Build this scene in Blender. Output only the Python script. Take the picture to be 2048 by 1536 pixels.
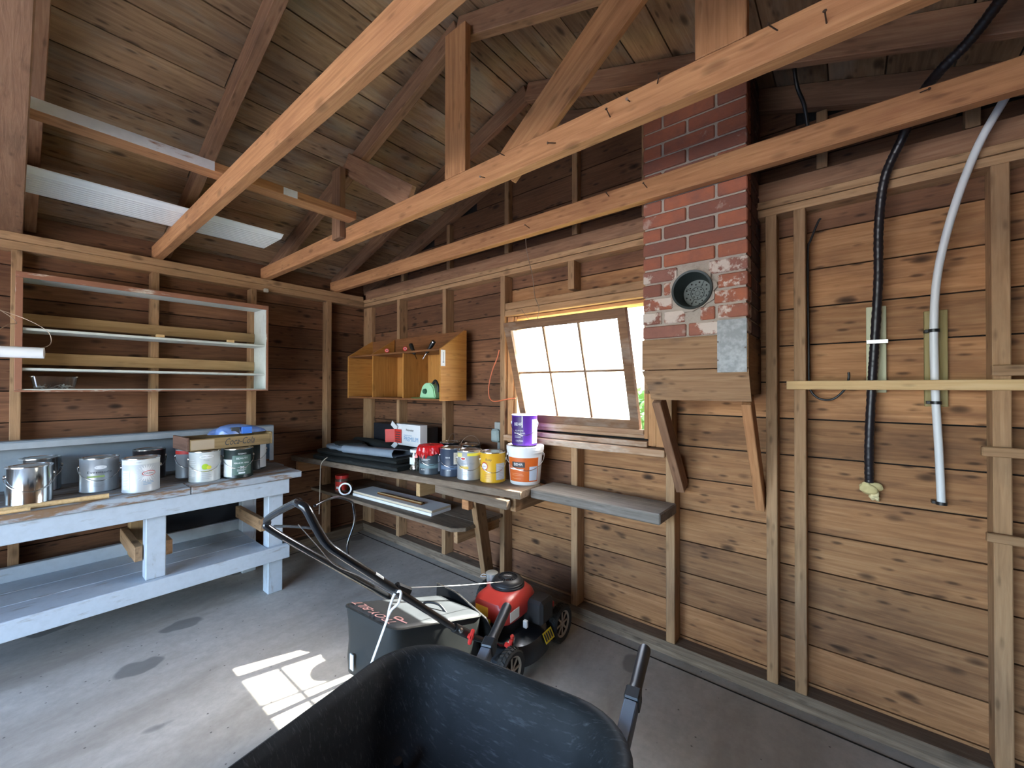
import bpy, bmesh, math, random
from mathutils import Matrix, Vector, Euler

for o in list(bpy.data.objects):
    bpy.data.objects.remove(o, do_unlink=True)
SC = bpy.context.scene
COL = SC.collection
PI = math.pi
R = math.radians
random.seed(11)

# ------------------------------------------------------------------ camera
cam_d = bpy.data.cameras.new('camera')
cam = bpy.data.objects.new('camera', cam_d)
COL.objects.link(cam)
cam_d.sensor_fit = 'HORIZONTAL'
cam_d.sensor_width = 36.0
cam_d.lens = 820.0 / 2048.0 * 36.0
cam_d.clip_start = 0.02
cam.location = (3.842, -2.313, 1.43)
cam.rotation_mode = 'XYZ'
_yaw, _pitch, _roll = R(39.5), R(0.476), R(0.106)
cam.matrix_world = (Matrix.Translation(cam.location) @ Matrix.Rotation(_yaw, 4, 'Z')
                    @ Matrix.Rotation(PI / 2 + _pitch, 4, 'X') @ Matrix.Rotation(_roll, 4, 'Z'))
SC.camera = cam

# ------------------------------------------------------------------ daylight
SUN_V = Vector((-0.335, -0.862, -1.0)).normalized()          # direction the sunlight travels
world = bpy.data.worlds.new('sky'); SC.world = world
world.use_nodes = True
nt = world.node_tree; nt.nodes.clear()
sky = nt.nodes.new('ShaderNodeTexSky')
sky.sky_type = 'NISHITA'; sky.sun_disc = False
sky.sun_elevation = math.asin(-SUN_V.z)
sky.sun_rotation = math.atan2(-SUN_V.x, -SUN_V.y)
sky.air_density = 1.0; sky.dust_density = 2.5; sky.ozone_density = 1.0
bg = nt.nodes.new('ShaderNodeBackground'); bg.inputs['Strength'].default_value = 0.75
wo = nt.nodes.new('ShaderNodeOutputWorld')
nt.links.new(sky.outputs[0], bg.inputs[0]); nt.links.new(bg.outputs[0], wo.inputs[0])

sun_d = bpy.data.lights.new('sun', 'SUN'); sun_d.energy = 10.0; sun_d.angle = R(0.5)
sun_d.color = (1.0, 0.95, 0.86)
sun = bpy.data.objects.new('sun', sun_d); COL.objects.link(sun)
sun.rotation_euler = SUN_V.to_track_quat('-Z', 'Y').to_euler()

def portal(name, loc, rot, sx, sy):                          # guides sky sampling through an opening, adds no light
    d = bpy.data.lights.new(name, 'AREA'); d.shape = 'RECTANGLE'; d.size = sx; d.size_y = sy
    d.cycles.is_portal = True
    o = bpy.data.objects.new(name, d); COL.objects.link(o)
    o.location = loc; o.rotation_euler = rot
W_ROOM, L_ROOM = 4.71, 4.55
DOOR_X0, DOOR_X1, DOOR_H = 0.75, 3.95, 2.15
portal('door_portal', ((DOOR_X0 + DOOR_X1) / 2, -L_ROOM - .02, DOOR_H / 2), (PI / 2, 0, 0), DOOR_X1 - DOOR_X0, DOOR_H)
portal('window_portal', (2.49, .03, 1.55), (-PI / 2, 0, 0), .95, .8)

SC.view_settings.view_transform = 'Standard'
SC.view_settings.look = 'None'
SC.view_settings.gamma = 1.0
SC.view_settings.use_curve_mapping = False
SC.view_settings.exposure = 2.5
SC.cycles.max_bounces = 7
SC.cycles.diffuse_bounces = 5
SC.cycles.glossy_bounces = 4
SC.cycles.transmission_bounces = 6
SC.cycles.sample_clamp_indirect = 8.0
SC.cycles.use_denoising = True
SC.cycles.adaptive_threshold = 0.03

# ------------------------------------------------------------------ helpers: materials
def new_mat(name):
    m = bpy.data.materials.new(name); m.use_nodes = True
    n = m.node_tree
    b = n.nodes['Principled BSDF']
    return m, n, b
def nd(n, t, **kw):
    x = n.nodes.new(t)
    for k, v in kw.items():
        setattr(x, k, v)
    return x
def ramp(n, fac, stops):
    r = nd(n, 'ShaderNodeValToRGB')
    els = r.color_ramp.elements
    while len(els) < len(stops):
        els.new(0.5)
    for e, (p, c) in zip(els, stops):
        e.position = p; e.color = (*c[:3], 1.0) if len(c) >= 3 else (c[0], c[0], c[0], 1)
    if fac is not None:
        n.links.new(fac, r.inputs[0])
    return r.outputs[0]
def mixc(n, fac, a, b, mode='MIX'):
    x = nd(n, 'ShaderNodeMix', data_type='RGBA', blend_type=mode)
    for s, v in ((x.inputs['Factor'], fac), (x.inputs[6], a), (x.inputs[7], b)):
        if hasattr(v, 'links') or hasattr(v, 'is_linked'):
            n.links.new(v, s)
        elif isinstance(v, (int, float)):
            s.default_value = v
        else:
            s.default_value = (*v[:3], 1.0)
    return x.outputs[2]
def math_n(n, op, a, b=0.0):
    x = nd(n, 'ShaderNodeMath', operation=op)
    for s, v in ((x.inputs[0], a), (x.inputs[1], b)):
        if hasattr(v, 'is_linked'):
            n.links.new(v, s)
        else:
            s.default_value = v
    return x.outputs[0]
def obj_coords(n, scale=(1, 1, 1), spread=37.0):
    """object coordinates, shifted per object so that no two pieces carry the same figure"""
    tc = nd(n, 'ShaderNodeTexCoord'); oi = nd(n, 'ShaderNodeObjectInfo')
    cmb = nd(n, 'ShaderNodeCombineXYZ')
    for i, k in enumerate((1.0, 2.3, 3.7)):
        n.links.new(math_n(n, 'MULTIPLY', oi.outputs['Random'], spread * k), cmb.inputs[i])
    add = nd(n, 'ShaderNodeVectorMath', operation='ADD')
    n.links.new(tc.outputs['Object'], add.inputs[0]); n.links.new(cmb.outputs[0], add.inputs[1])
    mp = nd(n, 'ShaderNodeMapping'); mp.inputs['Scale'].default_value = scale
    n.links.new(add.outputs[0], mp.inputs[0])
    return mp.outputs[0], add.outputs[0], oi.outputs['Random']
def noise(n, vec, scale, detail=4.0, rough=0.55, dist=0.0):
    x = nd(n, 'ShaderNodeTexNoise')
    x.inputs['Scale'].default_value = scale; x.inputs['Detail'].default_value = detail
    x.inputs['Roughness'].default_value = rough; x.inputs['Distortion'].default_value = dist
    n.links.new(vec, x.inputs['Vector'])
    return x.outputs['Fac']
def bump(n, b, h, strength=0.3, dist=0.01):
    x = nd(n, 'ShaderNodeBump'); x.inputs['Strength'].default_value = strength; x.inputs['Distance'].default_value = dist
    n.links.new(h, x.inputs['Height']); n.links.new(x.outputs[0], b.inputs['Normal'])

def wood(name, dark, mid, light, knots=0.6, stain=0.3, stain_col=(0.05, 0.035, 0.025), rough=0.75, vary=0.35, grain=1.0, pale=None, pale_amt=0.0):
    """sawn softwood: local X is the grain"""
    m, n, b = new_mat(name)
    gv, raw, rnd = obj_coords(n, (1.2, 22 * grain, 22 * grain))
    g = noise(n, gv, 3.0, 5, .6, 0.6)
    col = ramp(n, g, [(0.12, dark), (0.5, mid), (0.9, light)])
    mpb = nd(n, 'ShaderNodeMapping'); mpb.inputs['Scale'].default_value = (1.3, 4, 4); n.links.new(raw, mpb.inputs[0])
    blot = noise(n, mpb.outputs[0], 2.2, 4, .6)
    col = mixc(n, math_n(n, 'MULTIPLY', ramp(n, blot, [(0.48, (0, 0, 0)), (0.74, (1, 1, 1))]), stain), col, stain_col)
    if pale is not None:
        pl = noise(n, mpb.outputs[0], 1.4, 5, .65)
        col = mixc(n, math_n(n, 'MULTIPLY', ramp(n, pl, [(0.5, (0, 0, 0)), (0.62, (1, 1, 1))]), pale_amt), col, pale)
    if knots > 0:
        mpk = nd(n, 'ShaderNodeMapping'); mpk.inputs['Scale'].default_value = (4.2, 9, 9); n.links.new(raw, mpk.inputs[0])
        v = nd(n, 'ShaderNodeTexVoronoi'); v.inputs['Scale'].default_value = 1.0; n.links.new(mpk.outputs[0], v.inputs['Vector'])
        k = ramp(n, v.outputs['Distance'], [(0.05, (1, 1, 1)), (0.11, (.75, .75, .75)), (0.19, (0, 0, 0))])
        col = mixc(n, math_n(n, 'MULTIPLY', k, knots), col, [c * .22 for c in dark])
        mps = nd(n, 'ShaderNodeMapping'); mps.inputs['Scale'].default_value = (9, 30, 30); n.links.new(raw, mps.inputs[0])
        v2 = nd(n, 'ShaderNodeTexVoronoi'); v2.inputs['Scale'].default_value = 1.0; n.links.new(mps.outputs[0], v2.inputs['Vector'])
        k2 = ramp(n, v2.outputs['Distance'], [(0.10, (1, 1, 1)), (0.26, (0, 0, 0))])
        sp = ramp(n, blot, [(0.40, (0, 0, 0)), (0.50, (1, 1, 1))])
        col = mixc(n, math_n(n, 'MULTIPLY', math_n(n, 'MULTIPLY', k2, sp), knots * .8), col, [c * .25 for c in dark])
    hs = nd(n, 'ShaderNodeHueSaturation')
    n.links.new(math_n(n, 'ADD', math_n(n, 'MULTIPLY', rnd, vary), 1.0 - vary / 2), hs.inputs['Value'])
    hs.inputs['Saturation'].default_value = 1.0
    n.links.new(col, hs.inputs['Color'])
    n.links.new(hs.outputs[0], b.inputs['Base Color'])
    b.inputs['Roughness'].default_value = rough
    b.inputs['Specular IOR Level'].default_value = 0.3
    bump(n, b, g, .35, .004)
    return m
def plain(name, col, rough=0.5, metal=0.0, spec=0.5, noise_amt=0.0, nscale=8.0, dark=None, bump_amt=0.0, coat=0.0):
    m, n, b = new_mat(name)
    b.inputs['Roughness'].default_value = rough; b.inputs['Metallic'].default_value = metal
    b.inputs['Specular IOR Level'].default_value = spec
    if coat:
        b.inputs['Coat Weight'].default_value = coat
    if noise_amt > 0 or bump_amt > 0:
        gv, raw, rnd = obj_coords(n)
        g = noise(n, raw, nscale, 5, .6)
        d = dark if dark is not None else [c * .5 for c in col]
        c = mixc(n, math_n(n, 'MULTIPLY', ramp(n, g, [(0.42, (0, 0, 0)), (0.7, (1, 1, 1))]), noise_amt), col, d)
        n.links.new(c, b.inputs['Base Color'])
        if bump_amt > 0:
            bump(n, b, noise(n, raw, nscale * 4, 4), bump_amt, .004)
    else:
        b.inputs['Base Color'].default_value = (*col, 1)
    return m
def painted(name, col, wear_col, wear=0.4, thr=0.56, nscale=7.0, rough=0.55, edge=None):
    """paint with worn patches that show the wood beneath"""
    m, n, b = new_mat(name)
    gv, raw, rnd = obj_coords(n, (2.0, 9, 9))
    g = noise(n, gv, nscale * .35, 6, .65)
    fine = noise(n, raw, 30, 4, .6)
    c = mixc(n, math_n(n, 'MULTIPLY', ramp(n, g, [(thr, (0, 0, 0)), (thr + .09, (1, 1, 1))]), wear), col, wear_col)
    c = mixc(n, math_n(n, 'MULTIPLY', ramp(n, fine, [(.4, (0, 0, 0)), (.75, (1, 1, 1))]), .25), c, [k * .6 for k in col])
    n.links.new(c, b.inputs['Base Color']); b.inputs['Roughness'].default_value = rough
    bump(n, b, g, .2, .003)
    return m
def glass(name, col=(1, 1, 1), rough=0.0, alpha=0.12):
    m, n, b = new_mat(name)
    n.nodes.remove(b)
    out = n.nodes['Material Output']
    tr = nd(n, 'ShaderNodeBsdfTransparent'); tr.inputs[0].default_value = (*col, 1)
    gl = nd(n, 'ShaderNodeBsdfGlossy'); gl.inputs['Roughness'].default_value = rough
    mx = nd(n, 'ShaderNodeMixShader'); mx.inputs[0].default_value = alpha
    n.links.new(tr.outputs[0], mx.inputs[1]); n.links.new(gl.outputs[0], mx.inputs[2]); n.links.new(mx.outputs[0], out.inputs[0])
    return m

# ------------------------------------------------------------------ helpers: meshes
WM = {}                                                     # matrix of every parent we made
def put(name, me, mat=None, parent=None, M=None, local=False, smooth=None):
    if mat is not None and not me.materials:
        me.materials.append(mat)
    o = bpy.data.objects.new(name, me); COL.objects.link(o)
    M = M if M is not None else Matrix()
    o.matrix_basis = M
    if parent is not None:
        o.parent = parent
        PM = WM[parent.name]
        if not local:
            o.matrix_parent_inverse = PM.inverted()
            WM[o.name] = M.copy()
        else:
            WM[o.name] = PM @ M
    else:
        WM[o.name] = M.copy()
    if smooth is not None:
        shade(me, smooth)
    return o
def shade(me, ang=35):
    for p in me.polygons:
        p.use_smooth = True
    try:
        me.set_sharp_from_angle(angle=R(ang))
    except Exception:
        pass
def empty(name, loc=(0, 0, 0), rz=0.0):
    o = bpy.data.objects.new(name, None); COL.objects.link(o)
    M = Matrix.Translation(loc) @ Matrix.Rotation(rz, 4, 'Z')
    o.matrix_basis = M; WM[o.name] = M
    o.empty_display_size = .05
    return o
def tag(o, label=None, cat=None, group=None, kind=None):
    if label: o['label'] = label
    if cat: o['category'] = cat
    if group: o['group'] = group
    if kind: o['kind'] = kind
    return o
def thing(name, label, cat, loc=(0, 0, 0), rz=0.0, group=None):
    return tag(empty(name, loc, rz), label, cat, group)
def mesh(name, vs, fs):
    me = bpy.data.meshes.new(name); me.from_pydata([tuple(v) for v in vs], [], fs); me.update(); return me
def bm_mesh(name, bm):
    me = bpy.data.meshes.new(name); bm.to_mesh(me); bm.free(); me.update(); return me
_box_cache = {}
def box_me(l, w, t, bev=0.0, name='box'):
    key = (round(l, 4), round(w, 4), round(t, 4), round(bev, 4))
    bm = bmesh.new()
    bmesh.ops.create_cube(bm, size=1.0)
    bmesh.ops.scale(bm, vec=(l, w, t), verts=bm.verts)
    if bev > 0:
        bmesh.ops.bevel(bm, geom=bm.edges[:], offset=min(bev, l * .3, w * .3, t * .3), segments=1, affect='EDGES')
    return bm_mesh(name, bm)
def box(name, lo, hi, mat, parent=None, bev=0.0, axis=None, share=None):
    """axis-aligned box between two corners; local X runs along its longest side (or axis)"""
    lo, hi = Vector(lo), Vector(hi)
    d = hi - lo; c = (lo + hi) / 2
    if axis is None:
        axis = max(range(3), key=lambda i: d[i])
    if axis == 0: M, dims = Matrix(), (d.x, d.y, d.z)
    elif axis == 1: M, dims = Matrix.Rotation(PI / 2, 4, 'Z'), (d.y, d.x, d.z)
    else: M, dims = Matrix.Rotation(-PI / 2, 4, 'Y'), (d.z, d.y, d.x)
    key = ('b', mat.name if mat else '', round(dims[0], 4), round(dims[1], 4), round(dims[2], 4), bev)
    me = _box_cache.get(key)
    if me is None:
        me = box_me(*dims, bev=bev, name=name); _box_cache[key] = me
    return put(name, me, mat, parent, Matrix.Translation(c) @ M)
def frame(p0, p1, up=(0, 0, 1)):
    p0, p1 = Vector(p0), Vector(p1)
    x = (p1 - p0).normalized(); u = Vector(up)
    y = u.cross(x)
    if y.length < 1e-5: y = Vector((0, 1, 0)).cross(x)
    y.normalize(); z = x.cross(y)
    M = Matrix((x, y, z)).transposed().to_4x4(); M.translation = (p0 + p1) / 2
    return M, (p1 - p0).length
def beam(name, p0, p1, w, t, mat, parent=None, up=(0, 0, 1), bev=0.0):
    """box from p0 to p1; t is its size along `up`, w across"""
    M, l = frame(p0, p1, up)
    key = ('b', mat.name if mat else '', round(l, 4), round(w, 4), round(t, 4), bev)
    me = _box_cache.get(key)
    if me is None:
        me = box_me(l, w, t, bev, name); _box_cache[key] = me
    return put(name, me, mat, parent, M)
def prism_me(poly, h, name='prism', bev=0.0):
    """polygon in local XY extruded from z=0 to z=h"""
    n = len(poly)
    vs = [(x, y, 0) for x, y in poly] + [(x, y, h) for x, y in poly]
    fs = [tuple(range(n))[::-1], tuple(range(n, 2 * n))] + [(i, (i + 1) % n, n + (i + 1) % n, n + i) for i in range(n)]
    me = mesh(name, vs, fs)
    bm = bmesh.new(); bm.from_mesh(me)
    bmesh.ops.recalc_face_normals(bm, faces=bm.faces)
    if bev > 0:
        bmesh.ops.bevel(bm, geom=bm.edges[:], offset=bev, segments=2, affect='EDGES')
    bm.to_mesh(me); bm.free(); me.update()
    return me
def lathe_me(prof, seg=32, name='lathe', a0=0.0, a1=2 * PI, smooth=40):
    """(r, z) profile about local Z"""
    full = abs(a1 - a0 - 2 * PI) < 1e-6
    vs, fs = [], []
    na = seg if full else seg + 1
    for r, z in prof:
        for i in range(na):
            a = a0 + (a1 - a0) * i / seg
            vs.append((r * math.cos(a), r * math.sin(a), z))
    for k in range(len(prof) - 1):
        for i in range(seg):
            j = (i + 1) % na if full else i + 1
            fs.append((k * na + i, k * na + j, (k + 1) * na + j, (k + 1) * na + i))
    me = mesh(name, vs, fs)
    bm = bmesh.new(); bm.from_mesh(me)
    bmesh.ops.remove_doubles(bm, verts=bm.verts, dist=1e-6)
    bm.to_mesh(me); bm.free()
    if smooth: shade(me, smooth)
    return me
def smooth_path(pts, n=6):
    P = [Vector(p) for p in pts]
    if len(P) < 3: return P
    out = []
    for i in range(len(P) - 1):
        p0 = P[max(i - 1, 0)]; p1 = P[i]; p2 = P[i + 1]; p3 = P[min(i + 2, len(P) - 1)]
        for k in range(n):
            t = k / n
            out.append(.5 * ((2 * p1) + (-p0 + p2) * t + (2 * p0 - 5 * p1 + 4 * p2 - p3) * t * t + (-p0 + 3 * p1 - 3 * p2 + p3) * t ** 3))
    out.append(P[-1])
    return out
def tube_me(pts, r, seg=10, name='tube', curve=True, caps=True, radii=None, n=6):
    P = smooth_path(pts, n) if curve else [Vector(p) for p in pts]
    vs, fs = [], []
    t = (P[1] - P[0]).normalized()
    u = t.orthogonal().normalized()
    for i, p in enumerate(P):
        a = P[max(i - 1, 0)]; b = P[min(i + 1, len(P) - 1)]
        t2 = (b - a).normalized()
        q = t.rotation_difference(t2); u = (q @ u).normalized(); t = t2
        v = t.cross(u)
        rr = r if radii is None else radii[min(int(i / max(len(P) - 1, 1) * (len(radii) - 1) + .5), len(radii) - 1)]
        for k in range(seg):
            an = 2 * PI * k / seg
            vs.append(p + (u * math.cos(an) + v * math.sin(an)) * rr)
    for i in range(len(P) - 1):
        for k in range(seg):
            j = (k + 1) % seg
            fs.append((i * seg + k, i * seg + j, (i + 1) * seg + j, (i + 1) * seg + k))
    if caps:
        fs.append(tuple(range(seg))[::-1]); fs.append(tuple(range((len(P) - 1) * seg, len(P) * seg)))
    me = mesh(name, vs, fs); shade(me, 50)
    return me
def tube(name, pts, r, mat, parent=None, seg=10, curve=True, n=6, radii=None):
    P = [Vector(p) for p in pts]; c = P[0]
    return put(name, tube_me([p - c for p in P], r, seg, name, curve, True, radii, n), mat, parent, Matrix.Translation(c))
def rod(name, p0, p1, r, mat, parent=None, seg=12):
    return tube(name, [p0, p1], r, mat, parent, seg, False)
_tx = {}
def text_data(s, size=1.0):
    """flat outline of a word as (verts, faces), centred on the origin"""
    if (s, size) in _tx: return _tx[(s, size)]
    cu = bpy.data.curves.new('lettering', 'FONT'); cu.body = s; cu.size = size
    cu.align_x = 'CENTER'; cu.align_y = 'CENTER'; cu.resolution_u = 3
    ob = bpy.data.objects.new('lettering_tmp', cu); COL.objects.link(ob)
    dg = bpy.context.evaluated_depsgraph_get(); dg.update()
    ev = ob.evaluated_get(dg); me = ev.to_mesh()
    vs = [tuple(v.co) for v in me.vertices]; fs = [tuple(p.vertices) for p in me.polygons]
    ev.to_mesh_clear()
    bpy.data.objects.remove(ob, do_unlink=True); bpy.data.curves.remove(cu)
    _tx[(s, size)] = (vs, fs)
    return vs, fs
def text_flat(name, s, size, mat, parent, M, width=None, local=True, shear=0.0):
    vs, fs = text_data(s, size)
    if width:
        w = max(v[0] for v in vs) - min(v[0] for v in vs); k = width / max(w, 1e-6)
    else: k = 1.0
    me = mesh(name, [(v[0] * k + v[1] * shear, v[1], 0) for v in vs], fs)
    return put(name, me, mat, parent, M, local=local)
def text_wrap(name, s, size, r, z, ang, mat, parent, width=None, cone=0.0):
    """lettering wrapped on a can of radius r, centred at angle ang and height z"""
    vs, fs = text_data(s, size)
    w = max(v[0] for v in vs) - min(v[0] for v in vs); k = (width / w) if width else 1.0
    out = []
    for v in vs:
        rr = r + cone * (z + v[1]); a = ang + v[0] * k / rr
        out.append((rr * math.cos(a), rr * math.sin(a), z + v[1]))
    return put(name, mesh(name, out, fs), mat, parent, Matrix(), local=True)
def patch_wrap(name, r, z0, z1, a0, a1, mat, parent, seg=14, cone=0.0):
    """a printed field on the side of a can"""
    vs, fs = [], []
    for i in range(seg + 1):
        a = a0 + (a1 - a0) * i / seg
        for z in (z0, z1):
            rr = r + cone * z
            vs.append((rr * math.cos(a), rr * math.sin(a), z))
    for i in range(seg):
        fs.append((2 * i, 2 * i + 2, 2 * i + 3, 2 * i + 1))
    me = mesh(name, vs, fs); shade(me, 60)
    return put(name, me, mat, parent, Matrix(), local=True)
def oval_wrap(name, r, zc, ang, hw, hh, mat, parent, seg=24, cone=0.0, spikes=0):
    vs = []
    rr = r + cone * zc
    vs.append((rr * math.cos(ang), rr * math.sin(ang), zc)); fs = []
    for i in range(seg):
        t = 2 * PI * i / seg; k = 1.0
        if spikes and i % 2: k = .55
        a = ang + hw * k * math.cos(t) / rr
        vs.append((rr * math.cos(a), rr * math.sin(a), zc + hh * k * math.sin(t)))
    for i in range(seg):
        fs.append((0, 1 + i, 1 + (i + 1) % seg))
    return put(name, mesh(name, vs, fs), mat, parent, Matrix(), local=True)

# ------------------------------------------------------------------ materials
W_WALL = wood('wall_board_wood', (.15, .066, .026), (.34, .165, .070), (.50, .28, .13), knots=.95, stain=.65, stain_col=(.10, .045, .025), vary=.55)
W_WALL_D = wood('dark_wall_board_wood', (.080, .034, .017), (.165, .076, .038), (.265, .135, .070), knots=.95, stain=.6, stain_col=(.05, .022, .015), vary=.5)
W_ROOF = wood('roof_board_wood', (.14, .080, .042), (.28, .170, .092), (.41, .27, .155), knots=.8, stain=.55, stain_col=(.09, .05, .03), vary=.6, pale=(.36, .36, .31), pale_amt=.25)
W_STUD = wood('stud_wood', (.20, .11, .052), (.35, .205, .105), (.48, .31, .17), knots=.6, stain=.35, vary=.3)
W_BEAM = wood('tie_beam_wood', (.22, .095, .040), (.41, .195, .085), (.56, .31, .145), knots=.45, stain=.3, stain_col=(.16, .05, .03), vary=.2)
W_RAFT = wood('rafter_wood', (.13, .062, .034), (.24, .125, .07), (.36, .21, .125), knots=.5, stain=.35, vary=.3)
W_GREY = wood('weathered_shelf_wood', (.09, .062, .043), (.19, .14, .10), (.31, .25, .19), knots=.5, stain=.45, vary=.25)
W_PINE = wood('pine_wood', (.50, .30, .13), (.66, .44, .21), (.78, .58, .32), knots=.35, stain=.1, stain_col=(.4, .22, .09), vary=.15)
W_CAB = wood('fir_plywood', (.30, .125, .028), (.46, .21, .052), (.58, .30, .085), knots=.35, stain=.2, stain_col=(.16, .06, .02), vary=.12, rough=.5)
W_RAIL = wood('cedar_slat_wood', (.30, .18, .08), (.42, .27, .13), (.52, .36, .19), knots=.25, stain=.15, vary=.15)
PAPER = plain('building_paper', (.012, .010, .009), .95)
M_GREYPAINT = painted('grey_bench_paint', (.46, .52, .58), (.20, .14, .095), wear=.55, thr=.60)
M_WORNPAINT = painted('worn_bench_paint', (.36, .40, .44), (.22, .125, .062), wear=1.0, thr=.46)
M_SHELFPAINT = painted('white_shelf_paint', (.62, .66, .62), (.26, .12, .07), wear=.6, thr=.62)
M_SHELFEDGE = painted('chipped_shelf_edge', (.30, .13, .075), (.68, .62, .52), wear=.95, thr=.58)
M_WHITE = plain('white_plastic', (.80, .81, .82), .35)
M_BLACK = plain('black_plastic', (.012, .013, .014), .38, noise_amt=.3, nscale=20, dark=(.03, .03, .03))
M_STEEL = plain('bare_steel', (.62, .62, .62), .25, 1.0)
M_WIRE = plain('rusty_wire', (.30, .22, .17), .5, .6)
M_NAIL = plain('nail_steel', (.10, .07, .055), .5, .7)
M_WHITEPAINT_RAIL = painted('white_rail_paint', (.74, .77, .80), (.34, .15, .07), wear=1.0, thr=.60)

def concrete():
    m, n, b = new_mat('concrete_slab')
    tc = nd(n, 'ShaderNodeTexCoord')
    v = tc.outputs['Object']
    mp = nd(n, 'ShaderNodeMapping'); mp.inputs['Scale'].default_value = (2.0, .8, 1); mp.inputs['Rotation'].default_value = (0, 0, R(28)); n.links.new(v, mp.inputs[0])
    big = noise(n, mp.outputs[0], 1.6, 7, .62, .4)
    fine = noise(n, v, 26, 6, .7)
    col = ramp(n, big, [(.28, (.27, .24, .205)), (.48, (.42, .39, .345)), (.72, (.55, .525, .48))])
    col = mixc(n, ramp(n, fine, [(.35, (.0, .0, .0)), (.75, (.5, .5, .5))]), col, (.26, .24, .21))
    vo = nd(n, 'ShaderNodeTexVoronoi'); vo.inputs['Scale'].default_value = 1.5; vo.inputs['Randomness'].default_value = 1.0
    mp2 = nd(n, 'ShaderNodeMapping'); mp2.inputs['Rotation'].default_value = (0, 0, R(-20)); mp2.inputs['Scale'].default_value = (1.6, 1, 1)
    nv = nd(n, 'ShaderNodeVectorMath', operation='ADD')
    wn = nd(n, 'ShaderNodeTexNoise'); wn.inputs['Scale'].default_value = 6; n.links.new(v, wn.inputs['Vector'])
    sc = nd(n, 'ShaderNodeVectorMath', operation='SCALE'); sc.inputs['Scale'].default_value = .12
    n.links.new(wn.outputs['Color'], sc.inputs[0]); n.links.new(v, nv.inputs[0]); n.links.new(sc.outputs[0], nv.inputs[1])
    n.links.new(nv.outputs[0], mp2.inputs[0]); n.links.new(mp2.outputs[0], vo.inputs['Vector'])
    spot = ramp(n, vo.outputs['Distance'], [(.13, (.8, .8, .8)), (.155, (0, 0, 0))])
    col = mixc(n, spot, col, (.17, .165, .155))
    tiny = nd(n, 'ShaderNodeTexVoronoi'); tiny.inputs['Scale'].default_value = 17; n.links.new(v, tiny.inputs['Vector'])
    col = mixc(n, ramp(n, tiny.outputs['Distance'], [(.05, (.8, .8, .8)), (.085, (0, 0, 0))]), col, (.06, .05, .045))
    n.links.new(col, b.inputs['Base Color'])
    b.inputs['Roughness'].default_value = .62
    bump(n, b, fine, .25, .003)
    return m
CONC = concrete()

# ------------------------------------------------------------------ floor and ground
fl = put('floor', box_me(W_ROOM + .3, L_ROOM + .3, .2), CONC, None, Matrix.Translation((W_ROOM / 2, -L_ROOM / 2, -.1)))
tag(fl, kind='structure')
# concrete footing strips along the walls, a joint's width from the slab
box('slab_joint', (.1, -.156, -.001), (W_ROOM - .02, -.148, .0015), PAPER, fl)
box('slab_joint', (.15, -L_ROOM, -.001), (.156, -.15, .0015), PAPER, fl)
gm, gn, gb = new_mat('ground_outside')
_, graw, _ = obj_coords(gn)
gg = noise(gn, graw, 3.0, 6, .6)
gn.links.new(ramp(gn, gg, [(.3, (.10, .15, .04)), (.7, (.24, .28, .10))]), gb.inputs['Base Color']); gb.inputs['Roughness'].default_value = .9
gr = put('ground', mesh('ground', [(-14, -L_ROOM, -.06), (18, -L_ROOM, -.06), (18, 16, -.06), (-14, 16, -.06)], [(0, 1, 2, 3)]), gm)
tag(gr, kind='structure')
dm = plain('driveway_concrete', (.46, .44, .41), .85, noise_amt=.4, nscale=3, dark=(.33, .31, .29))
dv = put('path', mesh('driveway', [(-14, -22, -.05), (18, -22, -.05), (18, -L_ROOM - .1, -.05), (-14, -L_ROOM - .1, -.05)], [(0, 1, 2, 3)]), dm)
tag(dv, kind='structure')

# ------------------------------------------------------------------ walls
ROOF_Z0, SLOPE, RIDGE_X = 2.47, .333, 2.354
RIDGE_Z = ROOF_Z0 + SLOPE * RIDGE_X
def roof_z(x): return ROOF_Z0 + SLOPE * (x if x <= RIDGE_X else 2 * RIDGE_X - x)
PLATE_TOP = .075
WIN = (2.0, 2.97, 1.14, 1.955)                              # rough opening x0 x1 z0 z1

def slab_with_hole(name, outline, hole, y0, y1):
    """vertical slab in the XZ plane with a rectangular hole"""
    bm = bmesh.new()
    hx0, hx1, hz0, hz1 = hole
    def ring(y):
        o = [bm.verts.new((x, y, z)) for x, z in outline]
        h = [bm.verts.new((x, y, z)) for x, z in ((hx0, hz0), (hx1, hz0), (hx1, hz1), (hx0, hz1))]
        return o, h
    o0, h0 = ring(y0); o1, h1 = ring(y1)
    for o, h in ((o0, h0), (o1, h1)):
        es = [bm.edges.new((o[i], o[(i + 1) % len(o)])) for i in range(len(o))] + [bm.edges.new((h[i], h[(i + 1) % 4])) for i in range(4)]
        bmesh.ops.triangle_fill(bm, use_beauty=True, edges=es)
    for a, b in ((o0, o1), (h0, h1)):
        for i in range(len(a)):
            j = (i + 1) % len(a)
            bm.faces.new((a[i], a[j], b[j], b[i]))
    bmesh.ops.recalc_face_normals(bm, faces=bm.faces)
    return bm_mesh(name, bm)
gable = [(-.06, 0), (W_ROOM + .06, 0), (W_ROOM + .06, roof_z(W_ROOM) + .0), (RIDGE_X, RIDGE_Z), (-.06, roof_z(0))]
wb = put('wall_back', slab_with_hole('wall_back', gable, WIN, .024, .06), PAPER); tag(wb, kind='structure')
wl = box('wall_left', (-.06, -L_ROOM, 0), (-.024, .02, ROOF_Z0), PAPER); tag(wl, kind='structure')
wr = box('wall_right', (W_ROOM + .024, -L_ROOM, 0), (W_ROOM + .06, .02, ROOF_Z0), PAPER); tag(wr, kind='structure')
wf = put('wall_front', slab_with_hole('wall_front', gable, (DOOR_X0, DOOR_X1, .001, DOOR_H), -L_ROOM - .06, -L_ROOM - .024), PAPER); tag(wf, kind='structure')

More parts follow.
